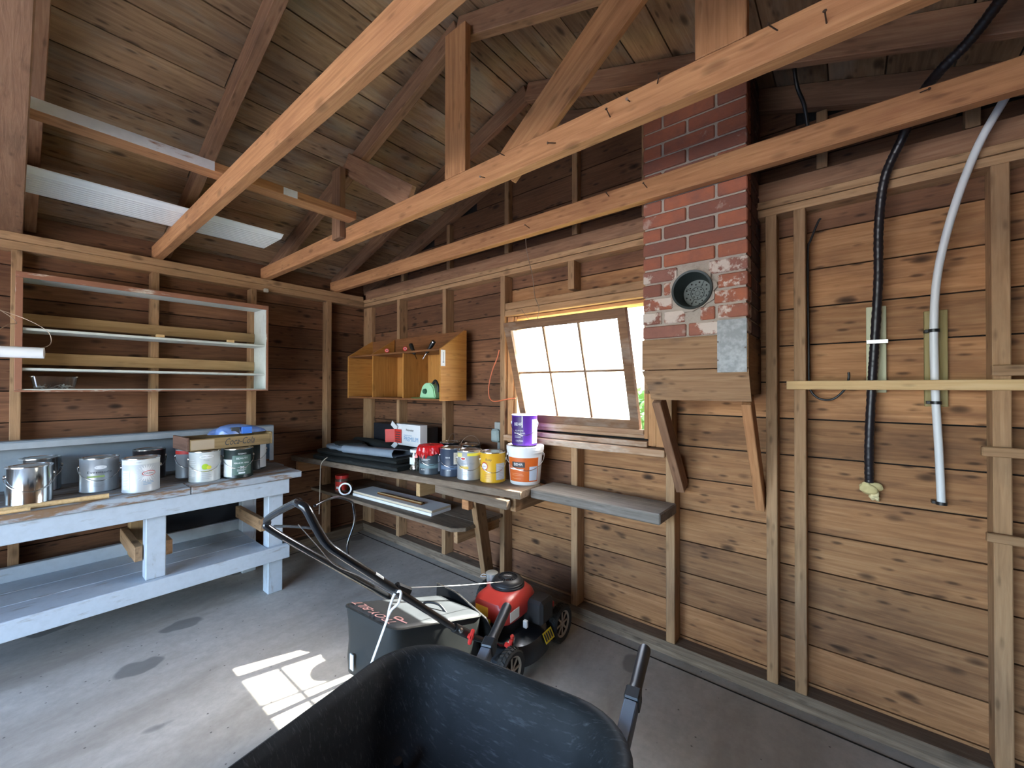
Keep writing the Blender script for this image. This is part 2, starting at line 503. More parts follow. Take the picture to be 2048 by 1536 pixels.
def board_x(parent, x0, x1, z0, z1, y0, y1, mat):
    o = box('board', (x0, y0, z0), (x1, y1, z1), mat, parent, axis=0)
    o.rotation_mode = 'XYZ'
    o.matrix_basis = o.matrix_basis @ Matrix.Rotation(R(random.uniform(-.5, .5)), 4, 'X')
    return o
GAP = .0065
def rows_back(parent, y0, y1, hole, pitch=.171, z_start=.086, butt=True):
    z = z_start - pitch; k = 0
    while z < RIDGE_Z - .03:
        a, b = max(z + GAP, .0), z + pitch
        # how far the board reaches under the roof
        xm = max(0.0, (b - ROOF_Z0) / SLOPE + .0)
        x0, x1 = xm + .002, W_ROOM - xm - .002
        if x1 - x0 > .1:
            segs = [(x0, x1)]
            if butt and b < 2.3:
                c = (1.92, 2.51, 1.92, 1.29)[k % 4]
                segs = [(x0, c - .002), (c + .002, x1)]
            for s in segs:
                if hole and a < hole[3] and b > hole[2]:
                    for t in ((s[0], min(s[1], hole[0] - .003)), (max(s[0], hole[1] + .003), s[1])):
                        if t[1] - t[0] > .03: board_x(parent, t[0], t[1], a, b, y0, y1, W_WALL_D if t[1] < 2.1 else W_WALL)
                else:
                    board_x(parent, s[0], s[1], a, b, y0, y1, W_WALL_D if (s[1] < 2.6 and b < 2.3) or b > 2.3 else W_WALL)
        z += pitch; k += 1
rows_back(wb, 0.0, .019, WIN)
rows_back(wf, -L_ROOM - .019, -L_ROOM, (DOOR_X0, DOOR_X1, -1, DOOR_H), butt=False)
def rows_side(parent, x0, x1, pitch=.187, z_start=.09):
    z = z_start - pitch; k = 0
    while z < ROOF_Z0 - .02:
        a, b = max(z + GAP, 0), min(z + pitch, ROOF_Z0 - .004)
        c = (-1.67, -2.9, -1.06, -2.29)[k % 4]
        for s in ((-L_ROOM + .002, c - .002), (c + .002, -.002)):
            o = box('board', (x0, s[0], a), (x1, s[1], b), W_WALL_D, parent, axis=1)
            o.matrix_basis = o.matrix_basis @ Matrix.Rotation(R(random.uniform(-.5, .5)), 4, 'X')
        z += pitch; k += 1
rows_side(wl, -.019, 0.0)
rows_side(wr, W_ROOM, W_ROOM + .019)

# studs and plates: back wall
ST = .09
for x0, x1, y0 in ((.64, .682, -ST), (1.268, 1.31, -ST), (1.897, 1.94, -ST), (3.54, 3.584, -ST), (3.648, 3.692, -ST)):
    box('stud', (x0, y0, PLATE_TOP), (x1, 0, 2.23), W_STUD, wb, bev=.003)
box('stud', (.002, -.045, PLATE_TOP), (.15, 0, 2.23), W_STUD, wb, bev=.003)
box('stud', (4.235, -ST, PLATE_TOP), (4.28, 0, 2.23), W_STUD, wb, bev=.003)
box('stud', (4.62, -ST, PLATE_TOP), (W_ROOM - .002, 0, 2.23), W_STUD, wb, bev=.003)
for x0, x1 in ((2.49, 2.534), (3.078, 3.124)):
    box('stud', (x0, -ST, PLATE_TOP), (x1, 0, 1.075), W_STUD, wb, bev=.003)
box('stud', (2.465, -ST, 2.05), (2.51, 0, 2.23), W_STUD, wb, bev=.003)
box('stud', (3.078, -ST, 1.075), (3.11, 0, 2.23), W_STUD, wb, bev=.003)
for x in (.66, 1.29, 1.92, 2.49, 2.95, 3.75, 4.2):              # gable studs
    box('stud', (x - .02, -.05, 2.405), (x + .02, 0, roof_z(x) - .13), W_STUD, wb, bev=.003)
box('bottom_plate', (.002, -ST, .035), (W_ROOM - .002, 0, PLATE_TOP), W_GREY, wb, bev=.003)
box('bottom_plate', (.002, -ST + .004, .0), (W_ROOM - .002, 0, .033), W_GREY, wb, bev=.003)
box('top_plate', (.002, -ST, 2.23), (W_ROOM - .002, 0, 2.264), W_STUD, wb, bev=.003)
box('top_plate', (.002, -ST - .004, 2.267), (W_ROOM - .002, 0, 2.30), W_STUD, wb, bev=.003)
box('end_tie', (.05, -.055, 2.302), (W_ROOM - .05, 0, 2.40), W_RAFT, wb, bev=.003)
# left wall studs
for y in (-.445, -1.075, -1.69, -2.31, -2.92, -3.53, -4.14):
    box('stud', (0, y - .022, PLATE_TOP), (ST, y + .022, 2.23), W_STUD, wl, bev=.003)
    box('stud', (W_ROOM - ST, y - .022, PLATE_TOP), (W_ROOM, y + .022, 2.23), W_STUD, wr, bev=.003)
for par, x0, x1 in ((wl, 0, ST), (wr, W_ROOM - ST, W_ROOM)):
    box('bottom_plate', (x0, -L_ROOM, 0), (x1, -ST - .002, PLATE_TOP), W_GREY, par, bev=.003)
    box('top_plate', (x0, -L_ROOM, 2.23), (x1, -.002 if par is wr else -ST - .002, 2.279), W_STUD, par, bev=.003)
    box('top_plate', (x0, -L_ROOM, 2.281), (x1, -.1, 2.33), W_STUD, par, bev=.003)
# front wall: posts each side of the open door, and its header
for x0, x1 in ((DOOR_X0 - .09, DOOR_X0), (DOOR_X1, DOOR_X1 + .09)):
    box('stud', (x0, -L_ROOM, 0), (x1, -L_ROOM + .09, 2.30), W_STUD, wf, bev=.003)
box('header', (DOOR_X0, -L_ROOM, DOOR_H), (DOOR_X1, -L_ROOM + .09, 2.30), W_STUD, wf, bev=.003)

# ------------------------------------------------------------------ roof
ce = put('ceiling', mesh('roof_shell',
    [(-.35, .3, ROOF_Z0 + .024 - .35 * SLOPE), (RIDGE_X, .3, RIDGE_Z + .024), (W_ROOM + .35, .3, ROOF_Z0 + .024 - .35 * SLOPE),
     (-.35, -L_ROOM - .4, ROOF_Z0 + .024 - .35 * SLOPE), (RIDGE_X, -L_ROOM - .4, RIDGE_Z + .024), (W_ROOM + .35, -L_ROOM - .4, ROOF_Z0 + .024 - .35 * SLOPE)]
    + [(-.35, .3, ROOF_Z0 + .06 - .35 * SLOPE), (RIDGE_X, .3, RIDGE_Z + .06), (W_ROOM + .35, .3, ROOF_Z0 + .06 - .35 * SLOPE),
     (-.35, -L_ROOM - .4, ROOF_Z0 + .06 - .35 * SLOPE), (RIDGE_X, -L_ROOM - .4, RIDGE_Z + .06), (W_ROOM + .35, -L_ROOM - .4, ROOF_Z0 + .06 - .35 * SLOPE)],
    [(0, 3, 4, 1), (1, 4, 5, 2), (6, 7, 10, 9), (7, 8, 11, 10), (0, 1, 7, 6), (1, 2, 8, 7), (3, 9, 10, 4), (4, 10, 11, 5), (0, 6, 9, 3), (2, 5, 11, 8)]), PAPER)
tag(ce, kind='structure')
ang = math.atan(SLOPE)
rng = random.Random(5)
for side in (0, 1):
    s = -.32; k = 0
    smax = RIDGE_X / math.cos(ang)
    while s < smax - .02:
        wdt = rng.choice((.165, .18, .195, .205))
        e = min(s + wdt, smax)
        c = ((-.95, -2.3, -1.65, -.36)[k % 4] - (0 if side == 0 else .3))
        for y0, y1 in ((c + .002, .0 if s > 0 else .28), (-L_ROOM - .35 if s < 0 else -L_ROOM, c - .002)):
            sm = (s + e) / 2
            dx = sm * math.cos(ang); z = ROOF_Z0 + sm * math.sin(ang)
            x = dx if side == 0 else 2 * RIDGE_X - dx
            sg = 1 if side == 0 else -1
            key = ('roof', round(e - s, 3), round(y1 - y0, 3))
            me = _box_cache.get(key)
            if me is None:
                me = box_me(y1 - y0, e - s - GAP, .019, name='roof_board'); _box_cache[key] = me
            nrm = Vector((-math.sin(ang) * sg, 0, math.cos(ang)))
            M = Matrix.Translation(Vector((x, (y0 + y1) / 2, z)) + nrm * .0105) @ Matrix.Rotation(-sg * ang, 4, 'Y') @ Matrix.Rotation(PI / 2, 4, 'Z') @ Matrix.Rotation(R(rng.uniform(-.5, .5)), 4, 'X')
            put('roof_board', me, W_ROOF, ce, M)
        s = e; k += 1

TIE_B, TIE_T = 2.33, 2.43
TIES = [(-2.42, -2.288), (-1.70, -1.648), (-1.0, -.948), (-.40, -.352)]
ties = []
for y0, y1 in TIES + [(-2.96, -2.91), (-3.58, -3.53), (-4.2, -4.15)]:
    ties.append(box('tie_beam', (.004, y0, TIE_B), (W_ROOM - .004, y1, TIE_T), W_RAFT if y0 < -2 else W_BEAM, ce, bev=.004))  # ties from the camera back take darker wood, imitating backlit shade
def rafter(y0, y1, side, d=.105):
    zc = -.5 * d / math.cos(ang) - .001
    a = (.0, (y0 + y1) / 2, ROOF_Z0 + zc); b = (RIDGE_X, (y0 + y1) / 2, RIDGE_Z + zc)
    if side: a = (2 * RIDGE_X - a[0], a[1], a[2])
    beam('rafter', a, b, y1 - y0, d, W_RAFT, ce, bev=.003)
for y0, y1 in ((-2.286, -2.236), (-1.646, -1.596), (-.946, -.896), (-.384, -.347), (-.05, -.001), (-2.908, -2.858), (-3.528, -3.478), (-4.148, -4.098)):
    rafter(y0, y1, 0); rafter(y0, y1, 1)
# truss webs on the third frame
YW = -.974
box('truss_post', (2.335, -1.0, TIE_T + .001), (2.475, -.962, 3.13), W_BEAM, ce, bev=.003)
box('truss_post', (3.48, -1.0, TIE_T + .001), (3.62, -.962, roof_z(3.55) - .13), W_BEAM, ce, bev=.003)
beam('truss_brace', (2.662, -.930, TIE_T - .04), (3.33, -.930, 2.90), .03, .16, W_BEAM, ce, bev=.003)
beam('truss_brace', (1.36, -.964, 2.86), (2.02, -.964, TIE_T + .02), .03, .13, W_RAFT, ce, bev=.003)
box('truss_post', (1.31, -1.042, 2.36), (1.41, -1.004, 2.80), W_RAFT, ce, bev=.003)
# rail lying flat across the ties, once painted white
rl = box('purlin_rail', (1.48, -2.9, TIE_T + .001), (1.57, -1.02, TIE_T + .046), W_BEAM, ce, bev=.003)
box('paint_strip', (1.5702, -2.89, TIE_T + .002), (1.5712, -1.73, TIE_T + .045), M_WHITEPAINT_RAIL, rl)
box('paint_strip', (1.5702, -1.43, TIE_T + .004), (1.5712, -1.36, TIE_T + .042), M_WHITEPAINT_RAIL, rl)
# nails left in the ties
nail_me = lathe_me([(0, 0), (.0019, 0), (.0019, .045), (.0048, .0455), (.0048, .047), (0, .047)], 8, 'nail')
for ti, xs in ((2, ((2.60, 2.36), (2.72, 2.41), (2.98, 2.37), (3.20, 2.37), (3.27, 2.40), (3.36, 2.41), (3.70, 2.40), (3.80, 2.36))), (3, ((2.4, 2.36), (2.9, 2.40), (3.1, 2.38), (4.02, 2.42)))):
    for x, z in xs:
        y = TIES[ti][0]
        put('nail', nail_me, M_NAIL, ties[ti], Matrix.Translation((x, y + .01, z)) @ Matrix.Rotation(PI / 2 + random.uniform(-.5, .5), 4, 'X') @ Matrix.Rotation(random.uniform(-.6, .6), 4, 'Y'))


# ------------------------------------------------------------------ window_1
W_SASH = wood('sash_wood', (.10, .05, .025), (.19, .10, .052), (.30, .17, .09), knots=.1, stain=.4, vary=.2, pale=(.5, .46, .4), pale_amt=.25)
W_CASE = wood('casing_wood', (.32, .15, .06), (.46, .24, .105), (.58, .35, .17), knots=.35, stain=.3, stain_col=(.2, .08, .04), vary=.2)
W_SILL = wood('sill_wood', (.22, .11, .055), (.36, .22, .13), (.52, .38, .26), knots=.3, stain=.5, stain_col=(.25, .10, .06), vary=.2, pale=(.6, .55, .48), pale_amt=.5)
def dusty_glass():
    m, n, b = new_mat('dusty_window_glass'); n.nodes.remove(b)
    out = n.nodes['Material Output']
    tr = nd(n, 'ShaderNodeBsdfTransparent'); tr.inputs[0].default_value = (.96, .98, .97, 1)
    tl = nd(n, 'ShaderNodeBsdfTranslucent'); tl.inputs[0].default_value = (.9, .9, .88, 1)
    gl = nd(n, 'ShaderNodeBsdfGlossy'); gl.inputs['Roughness'].default_value = .05
    _, raw, _ = obj_coords(n)
    dust = ramp(n, noise(n, raw, 9, 4, .6), [(.35, (.06, .06, .06)), (.75, (.20, .20, .20))])
    m1 = nd(n, 'ShaderNodeMixShader'); n.links.new(dust, m1.inputs[0]); n.links.new(tr.outputs[0], m1.inputs[1]); n.links.new(tl.outputs[0], m1.inputs[2])
    m2 = nd(n, 'ShaderNodeMixShader'); m2.inputs[0].default_value = .05; n.links.new(m1.outputs[0], m2.inputs[1]); n.links.new(gl.outputs[0], m2.inputs[2])
    n.links.new(m2.outputs[0], out.inputs[0])
    return m
M_PANE = dusty_glass()
wn = empty('window_1', (2.485, 0, 1.14)); tag(wn, kind='structure')
box('header', (1.942, -.088, 1.982), (3.076, 0, 2.03), W_STUD, wn, bev=.003)
box('header', (1.942, -.09, 1.936), (3.076, 0, 1.980), W_STUD, wn, bev=.003)
box('jamb', (2.002, -.055, 1.142), (2.024, .058, 1.932), W_CASE, wn, bev=.002)
box('jamb', (2.946, -.055, 1.142), (2.968, .058, 1.932), W_CASE, wn, bev=.002)
box('jamb', (2.026, -.05, 1.912), (2.944, .058, 1.932), W_CASE, wn, bev=.002)
box('casing', (1.944, -.062, 1.04), (1.998, -.001, 1.934), W_CASE, wn, bev=.003)
box('casing', (2.972, -.062, 1.105), (3.016, -.001, 1.934), W_CASE, wn, bev=.003)
box('casing', (3.02, -.075, 1.105), (3.074, -.001, 1.934), W_CASE, wn, bev=.003)
box('sill', (2.026, -.045, 1.142), (2.944, .075, 1.162), W_SILL, wn, bev=.003)
box('sill', (2.026, -.06, 1.164), (2.944, -.036, 1.192), W_SILL, wn, bev=.002)
box('sill', (2.002, -.075, 1.098), (2.97, -.002, 1.128), W_SILL, wn, bev=.003)
box('sill', (1.942, -.105, 1.055), (3.076, -.002, 1.094), W_SILL, wn, bev=.003)
SW, SH, SWD = .855, .70, .036
TILT = math.atan2(.20, .665)
SASHM = Matrix.Translation((2.06, -.008, 1.196)) @ Matrix.Rotation(TILT, 4, 'X')
def frame_me(w, h, wl_, wr_, wt, wb_, d, name):
    """rectangular frame in local XZ, depth d along local Y"""
    o = [(0, 0), (w, 0), (w, h), (0, h)]; i = [(wl_, wb_), (w - wr_, wb_), (w - wr_, h - wt), (wl_, h - wt)]
    vs = [(x, y, z) for y in (-d, 0) for x, z in o + i]
    fs = []
    for k in range(4):
        j = (k + 1) % 4
        fs += [(k, j, 4 + j, 4 + k), (8 + j, 8 + k, 12 + k, 12 + j), (k, 8 + k, 8 + j, j), (4 + k, 4 + j, 12 + j, 12 + k)]
    me = mesh(name, vs, fs)
    bm = bmesh.new(); bm.from_mesh(me); bmesh.ops.recalc_face_normals(bm, faces=bm.faces); bm.to_mesh(me); bm.free()
    return me
sash = put('sash', frame_me(SW, SH, .05, .05, .052, .06, SWD, 'sash'), W_SASH, wn, SASHM)
iw, ih = SW - .10, SH - .112
for k in (1, 2):
    x = .05 + iw * k / 3
    put('muntin', box_me(ih, .02, .013, .002), W_SASH, sash, SASHM @ Matrix.Translation((x, -.018, .06 + ih / 2)) @ Matrix.Rotation(PI / 2, 4, 'Y'))
put('muntin', box_me(iw, .02, .013, .002), W_SASH, sash, SASHM @ Matrix.Translation((.05 + iw / 2, -.018, .06 + ih * .5)))
pane_me = box_me(iw / 3 - .012, .003, ih / 2 - .012, name='pane')
for i in range(3):
    for j in range(2):
        put('pane', pane_me, M_PANE, sash, SASHM @ Matrix.Translation((.05 + iw * (i + .5) / 3, -.018, .06 + ih * (j + .5) / 2)))
# wire that holds the sash open, from the tie beam down to its top rail
top_pt = SASHM @ Vector((.27, -.018, SH))
o = tube('hanging_wire', [(2.33, -.352, 2.335), (2.325, -.33, 2.25), (2.335, -.29, 2.12), (2.325, -.25, 2.0), (2.335, -.22, 1.93), tuple(top_pt)], .0022, M_WIRE, None, 6)
tag(o, 'thin bent wire hanging from a roof beam to the open window sash', 'wire')
o = tube('loose_wire', [tuple(SASHM @ Vector((.20, -.015, SH))), tuple(SASHM @ Vector((.185, -.02, SH + .03))), tuple(SASHM @ Vector((.165, -.03, SH + .075)))], .0016, M_WIRE, None, 6)
tag(o, 'short stub of wire sticking up from the window sash', 'wire')

# greenery outside, far behind the glass
M_LEAF = plain('hedge_leaves', (.16, .26, .07), .8, noise_amt=.6, nscale=6, dark=(.06, .12, .03))
def hedge(name, c, rx, ry, rz_, label, seed):
    rg = random.Random(seed); vs, fs = [], []
    for _ in range(1500):
        u = Vector((rg.gauss(0, 1), rg.gauss(0, 1), rg.gauss(0, 1))).normalized() * (rg.random() ** .33)
        p = Vector((c[0] + u.x * rx, c[1] + u.y * ry, max(.0, c[2] + u.z * rz_)))
        a = Vector((rg.gauss(0, 1), rg.gauss(0, 1), rg.gauss(0, 1))).normalized(); b_ = a.orthogonal().normalized()
        s = rg.uniform(.06, .12); k = len(vs)
        vs += [p - a * s, p + b_ * s * .5, p + a * s, p - b_ * s * .5]; fs.append((k, k + 1, k + 2, k + 3))
    t = thing(name, label, 'shrub', (c[0], c[1], -.06))
    f = put('foliage', mesh('foliage', vs, fs), M_LEAF, t); f['kind'] = 'stuff'
    rod('stem', (c[0], c[1], -.06), (c[0], c[1], c[2]), .05, W_GREY, t)
hedge('garden_shrub', (1.2, 4.6, .7), 1.0, .6, .75, 'leafy green shrub seen low through the window panes', 3)
hedge('garden_shrub', (2.9, 6.2, .55), 1.2, .7, .65, 'low green shrub standing further back in the garden outside', 4)

# ------------------------------------------------------------------ chimney
def brick_mat(name, limed):
    m, n, b = new_mat(name)
    gv, raw, rnd = obj_coords(n)
    base = ramp(n, rnd, [(0.0, (.20, .075, .05)), (.35, (.33, .105, .058)), (.7, (.40, .125, .06)), (1.0, (.27, .12, .09))])
    g = noise(n, raw, 14, 5, .6)
    col = mixc(n, ramp(n, g, [(.35, (0, 0, 0)), (.75, (.8, .8, .8))]), base, (.18, .08, .06))
    lime = noise(n, raw, 9, 6, .7)
    col = mixc(n, math_n(n, 'MULTIPLY', ramp(n, lime, [(.50 if limed else .62, (0, 0, 0)), (.56 if limed else .70, (1, 1, 1))]), .85 if limed else .35), col, (.62, .54, .46))
    n.links.new(col, b.inputs['Base Color']); b.inputs['Roughness'].default_value = .85
    bump(n, b, noise(n, raw, 40, 3), .5, .004)
    return m
BRICK, BRICK_L = brick_mat('red_brick', False), brick_mat('limed_red_brick', True)
BRICK_D = brick_mat('dark_brick', False)  # darker tones for the bricks of one side
_cr = [x for x in BRICK_D.node_tree.nodes if x.type == 'VALTORGB'][0].color_ramp
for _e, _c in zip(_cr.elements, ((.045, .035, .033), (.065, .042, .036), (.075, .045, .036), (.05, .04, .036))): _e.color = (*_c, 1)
M_MORTAR = plain('mortar', (.40, .34, .28), .95, noise_amt=.6, nscale=30, dark=(.3, .25, .2), bump_amt=.6)
ch = thing('chimney', 'red brick chimney on a wooden bracket beside the window', 'chimney', (3.28, -.17, 1.37))
CX0, CX1, CF = 3.056, 3.51, -.345
PZ, PX, PR = 1.877, 3.287, .083
def slab_poly(name, outline, hole, y0, y1):
    bm = bmesh.new()
    rings = []
    for y in (y0, y1):
        o = [bm.verts.new((x, y, z)) for x, z in outline]; h = [bm.verts.new((x, y, z)) for x, z in hole]
        es = [bm.edges.new((o[i], o[(i + 1) % len(o)])) for i in range(len(o))] + [bm.edges.new((h[i], h[(i + 1) % len(h)])) for i in range(len(h))]
        bmesh.ops.triangle_fill(bm, use_beauty=True, edges=es); rings.append((o, h))
    for a, b in ((rings[0][0], rings[1][0]), (rings[0][1], rings[1][1])):
        for i in range(len(a)):
            bm.faces.new((a[i], a[(i + 1) % len(a)], b[(i + 1) % len(a)], b[i]))
    bmesh.ops.recalc_face_normals(bm, faces=bm.faces)
    return bm_mesh(name, bm)
circ = [(PX + PR * .99 * math.cos(2 * PI * i / 32), PZ + PR * .99 * math.sin(2 * PI * i / 32)) for i in range(32)]
CT = 2.93
put('mortar', slab_poly('mortar', [(CX0 + .008, 1.66), (CX1 - .008, 1.66), (CX1 - .008, CT), (CX0 + .008, CT)], circ, -.336, -.22), M_MORTAR, ch)
box('mortar', (CX0 + .008, -.222, 1.66), (CX1 - .008, -.02, CT), M_MORTAR, ch)
pit = .0675; z = 1.668; k = 0; rb = random.Random(8)
while z < CT - .03:
    z1 = z + pit - .010
    lim = BRICK_L if z < 2.0 else BRICK
    W = CX1 - CX0
    cuts = [0, .46, 1] if k % 2 == 0 else [0, .21, .73, 1]
    for a, b in zip(cuts[:-1], cuts[1:]):
        x0 = CX0 + W * a + (.006 if a > 0 else 0); x1 = CX0 + W * b - (.006 if b < 1 else 0)
        # leave the bricks out where the pot sits
        nx, nz = min(max(PX, x0), x1), min(max(PZ, z), z1)
        if math.hypot(nx - PX, nz - PZ) < PR + .004:
            dzp = min(abs(z - PZ), abs(z1 - PZ)) if not (z < PZ < z1) else 0.0
            hc = math.sqrt(max(0.0, (PR + .006) ** 2 - dzp ** 2)) + .004
            for u0, u1 in ((x0, min(x1, PX - hc)), (max(x0, PX + hc), x1)):
                if u1 - u0 > .03: box('brick', (u0, CF + rb.uniform(0, .004), z), (u1, -.26, z1), lim, ch, bev=.004, axis=0)
            continue
        box('brick', (x0, CF + rb.uniform(-.003, .003), z), (x1, -.26, z1), lim if rb.random() < .8 else BRICK, ch, bev=.004, axis=0)
    for xa, xb, sm in ((CX1 - .10, CX1, BRICK_D), (CX0, CX0 + .10, BRICK)):
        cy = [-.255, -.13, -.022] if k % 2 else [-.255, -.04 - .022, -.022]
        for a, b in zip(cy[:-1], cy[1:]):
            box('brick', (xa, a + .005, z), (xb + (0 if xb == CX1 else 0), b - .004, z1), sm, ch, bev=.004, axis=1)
    z += pit; k += 1
# mortar patch around the pot
pv = []
rp = random.Random(2)
for i in range(36):
    a = 2 * PI * i / 36; rr = PR + .010 + rp.uniform(-.004, .014)
    pv.append((PX + rr * math.cos(a), PZ + rr * math.sin(a)))
put('mortar_patch', slab_poly('mortar_patch', pv, circ, -.349, -.33), M_MORTAR, ch)
W_CHB = wood('chimney_plank_wood', (.13, .068, .032), (.27, .150, .075), (.40, .25, .135), knots=1.0, stain=.85, stain_col=(.07, .05, .045), vary=.15)
box('plank', (CX0 - .003, -.352, 1.516), (CX1 + .003, -.328, 1.662), W_CHB, ch, bev=.002)
put('plank', prism_me([(CX0 - .003, 1.512), (CX0 + .047, 1.372), (CX1 + .014, 1.372), (CX1 + .003, 1.512)], .024, 'plank'), W_CHB, ch,
    Matrix.Translation((0, -.328, 0)) @ Matrix.Rotation(PI / 2, 4, 'X'))
box('plank', (CX0, -.326, 1.40), (CX0 + .022, -.02, 1.66), W_CHB, ch, bev=.002)
box('plank', (CX1 - .022, -.326, 1.40), (CX1, -.02, 1.66), W_CHB, ch, bev=.002)
box('plank', (CX0 + .03, -.326, 1.376), (CX1 - .03, -.02, 1.398), W_CHB, ch, bev=.002)
M_GALV = plain('galvanised_sheet', (.20, .205, .205), .55, .3, noise_amt=.8, nscale=45, dark=(.34, .345, .345))
mp = box('metal_plate', (3.394, -.357, 1.497), (3.508, -.3535, 1.725), M_GALV, ch)
for x, zz in ((3.398, 1.63), (3.398, 1.55), (3.504, 1.60)):
    put('nail', nail_me, M_NAIL, mp, Matrix.Translation((x, -.33, zz)) @ Matrix.Rotation(PI / 2, 4, 'X') @ Matrix.Scale(.75, 4))
beam('brace', (3.115, -.30, 1.375), (3.155, -.06, .90), .042, .085, W_RAFT, ch, up=(0, 1, 0), bev=.003)
beam('brace', (3.50, -.30, 1.375), (3.515, -.05, .87), .038, .085, W_BEAM, ch, up=(0, 1, 0), bev=.003)
# black pot pushed into the flue hole
pot = thing('plant_pot', 'black plastic plant pot plugging the round flue hole in the bricks', 'plant pot', (PX, -.36, PZ))
M_POT = plain('black_pot_plastic', (.018, .028, .026), .5)
M_POTF = plain('pale_pot_floor', (.16, .18, .165), .8, noise_amt=.3, nscale=40)  # base disc paler than the pot wall
PM_ = Matrix.Rotation(-PI / 2, 4, 'X')                      # local Z goes into the wall (+Y)
put('pot_wall', lathe_me([(.062, .108), (.074, .02), (.078, .014), (.079, .0), (.088, -.002), (.089, .012), (.081, .014), (.066, .110)], 40, 'pot_wall'), M_POT, pot, PM_, local=True)
pf = put('pot_base', lathe_me([(0, .10), (.064, .10), (.064, .106), (0, .106)], 40, 'pot_base', smooth=0), M_POTF, pot, PM_, local=True)
hv, hf = [], []
for rr, n_, s in ((.022, 8, .0033), (.042, 9, .0035), (.052, 9, .0042)):
    for i in range(n_):
        a = 2 * PI * (i + (.5 if rr == .042 else 0)) / n_; cxh, cyh = rr * math.cos(a), rr * math.sin(a); k0 = len(hv)
        hv += [(cxh + s * math.cos(2 * PI * q / 10), cyh + s * math.sin(2 * PI * q / 10), .0994) for q in range(10)]; hf.append(tuple(range(k0, k0 + 10)))
dh = put('drain_holes', mesh('drain_holes', hv, hf), PAPER, pot, PM_, local=True)
put('raised_ring', lathe_me([(.0285, .1), (.0285, .097), (.031, .097), (.031, .1)], 32, 'ring'), M_POT, pot, PM_, local=True)
put('raised_ring', lathe_me([(.0105, .1), (.0105, .098), (.012, .098), (.012, .1)], 24, 'ring'), M_POT, pot, PM_, local=True)
for i in range(4):
    a = 2 * PI * i / 4 + .5
    put('raised_rib', box_me(.03, .0022, .003), M_POT, pot, PM_ @ Matrix.Translation((.046 * math.cos(a), .046 * math.sin(a), .0985)) @ Matrix.Rotation(a, 4, 'Z'), local=True)

# ------------------------------------------------------------------ workbench along the left wall
wbn = thing('workbench', 'long grey painted wooden workbench along the side wall', 'workbench', (.45, -1.9, 0))
BT = .83
W_TOP = wood('bench_top_wood', (.07, .05, .04), (.13, .10, .08), (.24, .20, .17), knots=.3, stain=.5, vary=.3, pale=(.36, .39, .42), pale_amt=.35)
for i, (x0, x1) in enumerate(((.10, .275), (.279, .455), (.459, .63))):
    box('top_plank', (x0, -3.3, BT - .042), (x1, -1.0 + .02 * (i == 1), BT), W_TOP, wbn, bev=.004)
box('top_plank', (.634, -1.637, BT - .042), (.81, -1.0, BT), M_WORNPAINT, wbn, bev=.004)
box('top_plank', (.634, -3.3, BT - .042), (.81, -1.641, BT), M_WORNPAINT, wbn, bev=.004)
box('apron', (.752, -3.3, .685), (.79, -1.075, .786), M_GREYPAINT, wbn, bev=.003)
box('apron', (.14, -1.135, .685), (.75, -1.10, .786), M_GREYPAINT, wbn, bev=.003)
for y in (-1.148, -2.78):
    box('leg', (.66, y - .047, 0), (.75, y + .047, .784), M_GREYPAINT, wbn, bev=.004)
    box('leg', (.16, y - .047, 0), (.25, y + .047, .784), M_GREYPAINT, wbn, bev=.004)
box('leg', (.66, -1.832, .325), (.75, -1.742, .784), M_GREYPAINT, wbn, bev=.004)
box('leg', (.16, -1.832, .325), (.25, -1.742, .784), W_RAIL, wbn, bev=.004)
box('lower_rail', (.752, -3.3, .232), (.79, -1.07, .328), M_GREYPAINT, wbn, bev=.003)
box('lower_rail', (.12, -3.3, .25), (.158, -1.07, .40), M_GREYPAINT, wbn, bev=.003)
for x0, x1 in ((.16, .35), (.354, .55), (.554, .748)):
    box('shelf_plank', (x0, -2.73, .30), (x1, -1.20, .322), M_GREYPAINT, wbn, bev=.002)
for y in (-1.21, -1.855, -1.72):
    box('cross_brace', (.2, y - .018, .43), (.70, y + .018, .515), W_STUD, wbn, bev=.003)
# panel standing along the back of the bench top, with a folded rim
bp = thing('back_panel', 'grey metal panel with folded rim standing along the back of the bench', 'panel', (.12, -1.9, BT))
M_PANEL = plain('grey_sheet_metal', (.25, .30, .345), .5, .35, noise_amt=.4, nscale=6, dark=(.16, .20, .23))
M_PANELL = plain('pale_grey_rim', (.42, .47, .51), .45, .35, noise_amt=.35, nscale=12, dark=(.25, .29, .32))
box('sheet', (.105, -3.3, BT + .001), (.112, -.955, 1.118), M_PANEL, bp)
box('rim', (.112, -3.3, 1.108), (.185, -.955, 1.118), M_PANEL, bp, bev=.002)
box('rim', (.178, -3.3, 1.072), (.186, -.955, 1.109), M_PANELL, bp, bev=.001)
box('rim', (.112, -.963, BT + .001), (.185, -.955, 1.108), M_PANEL, bp)
box('rim', (.178, -.985, BT + .001), (.186, -.955, 1.072), M_PANELL, bp, bev=.001)

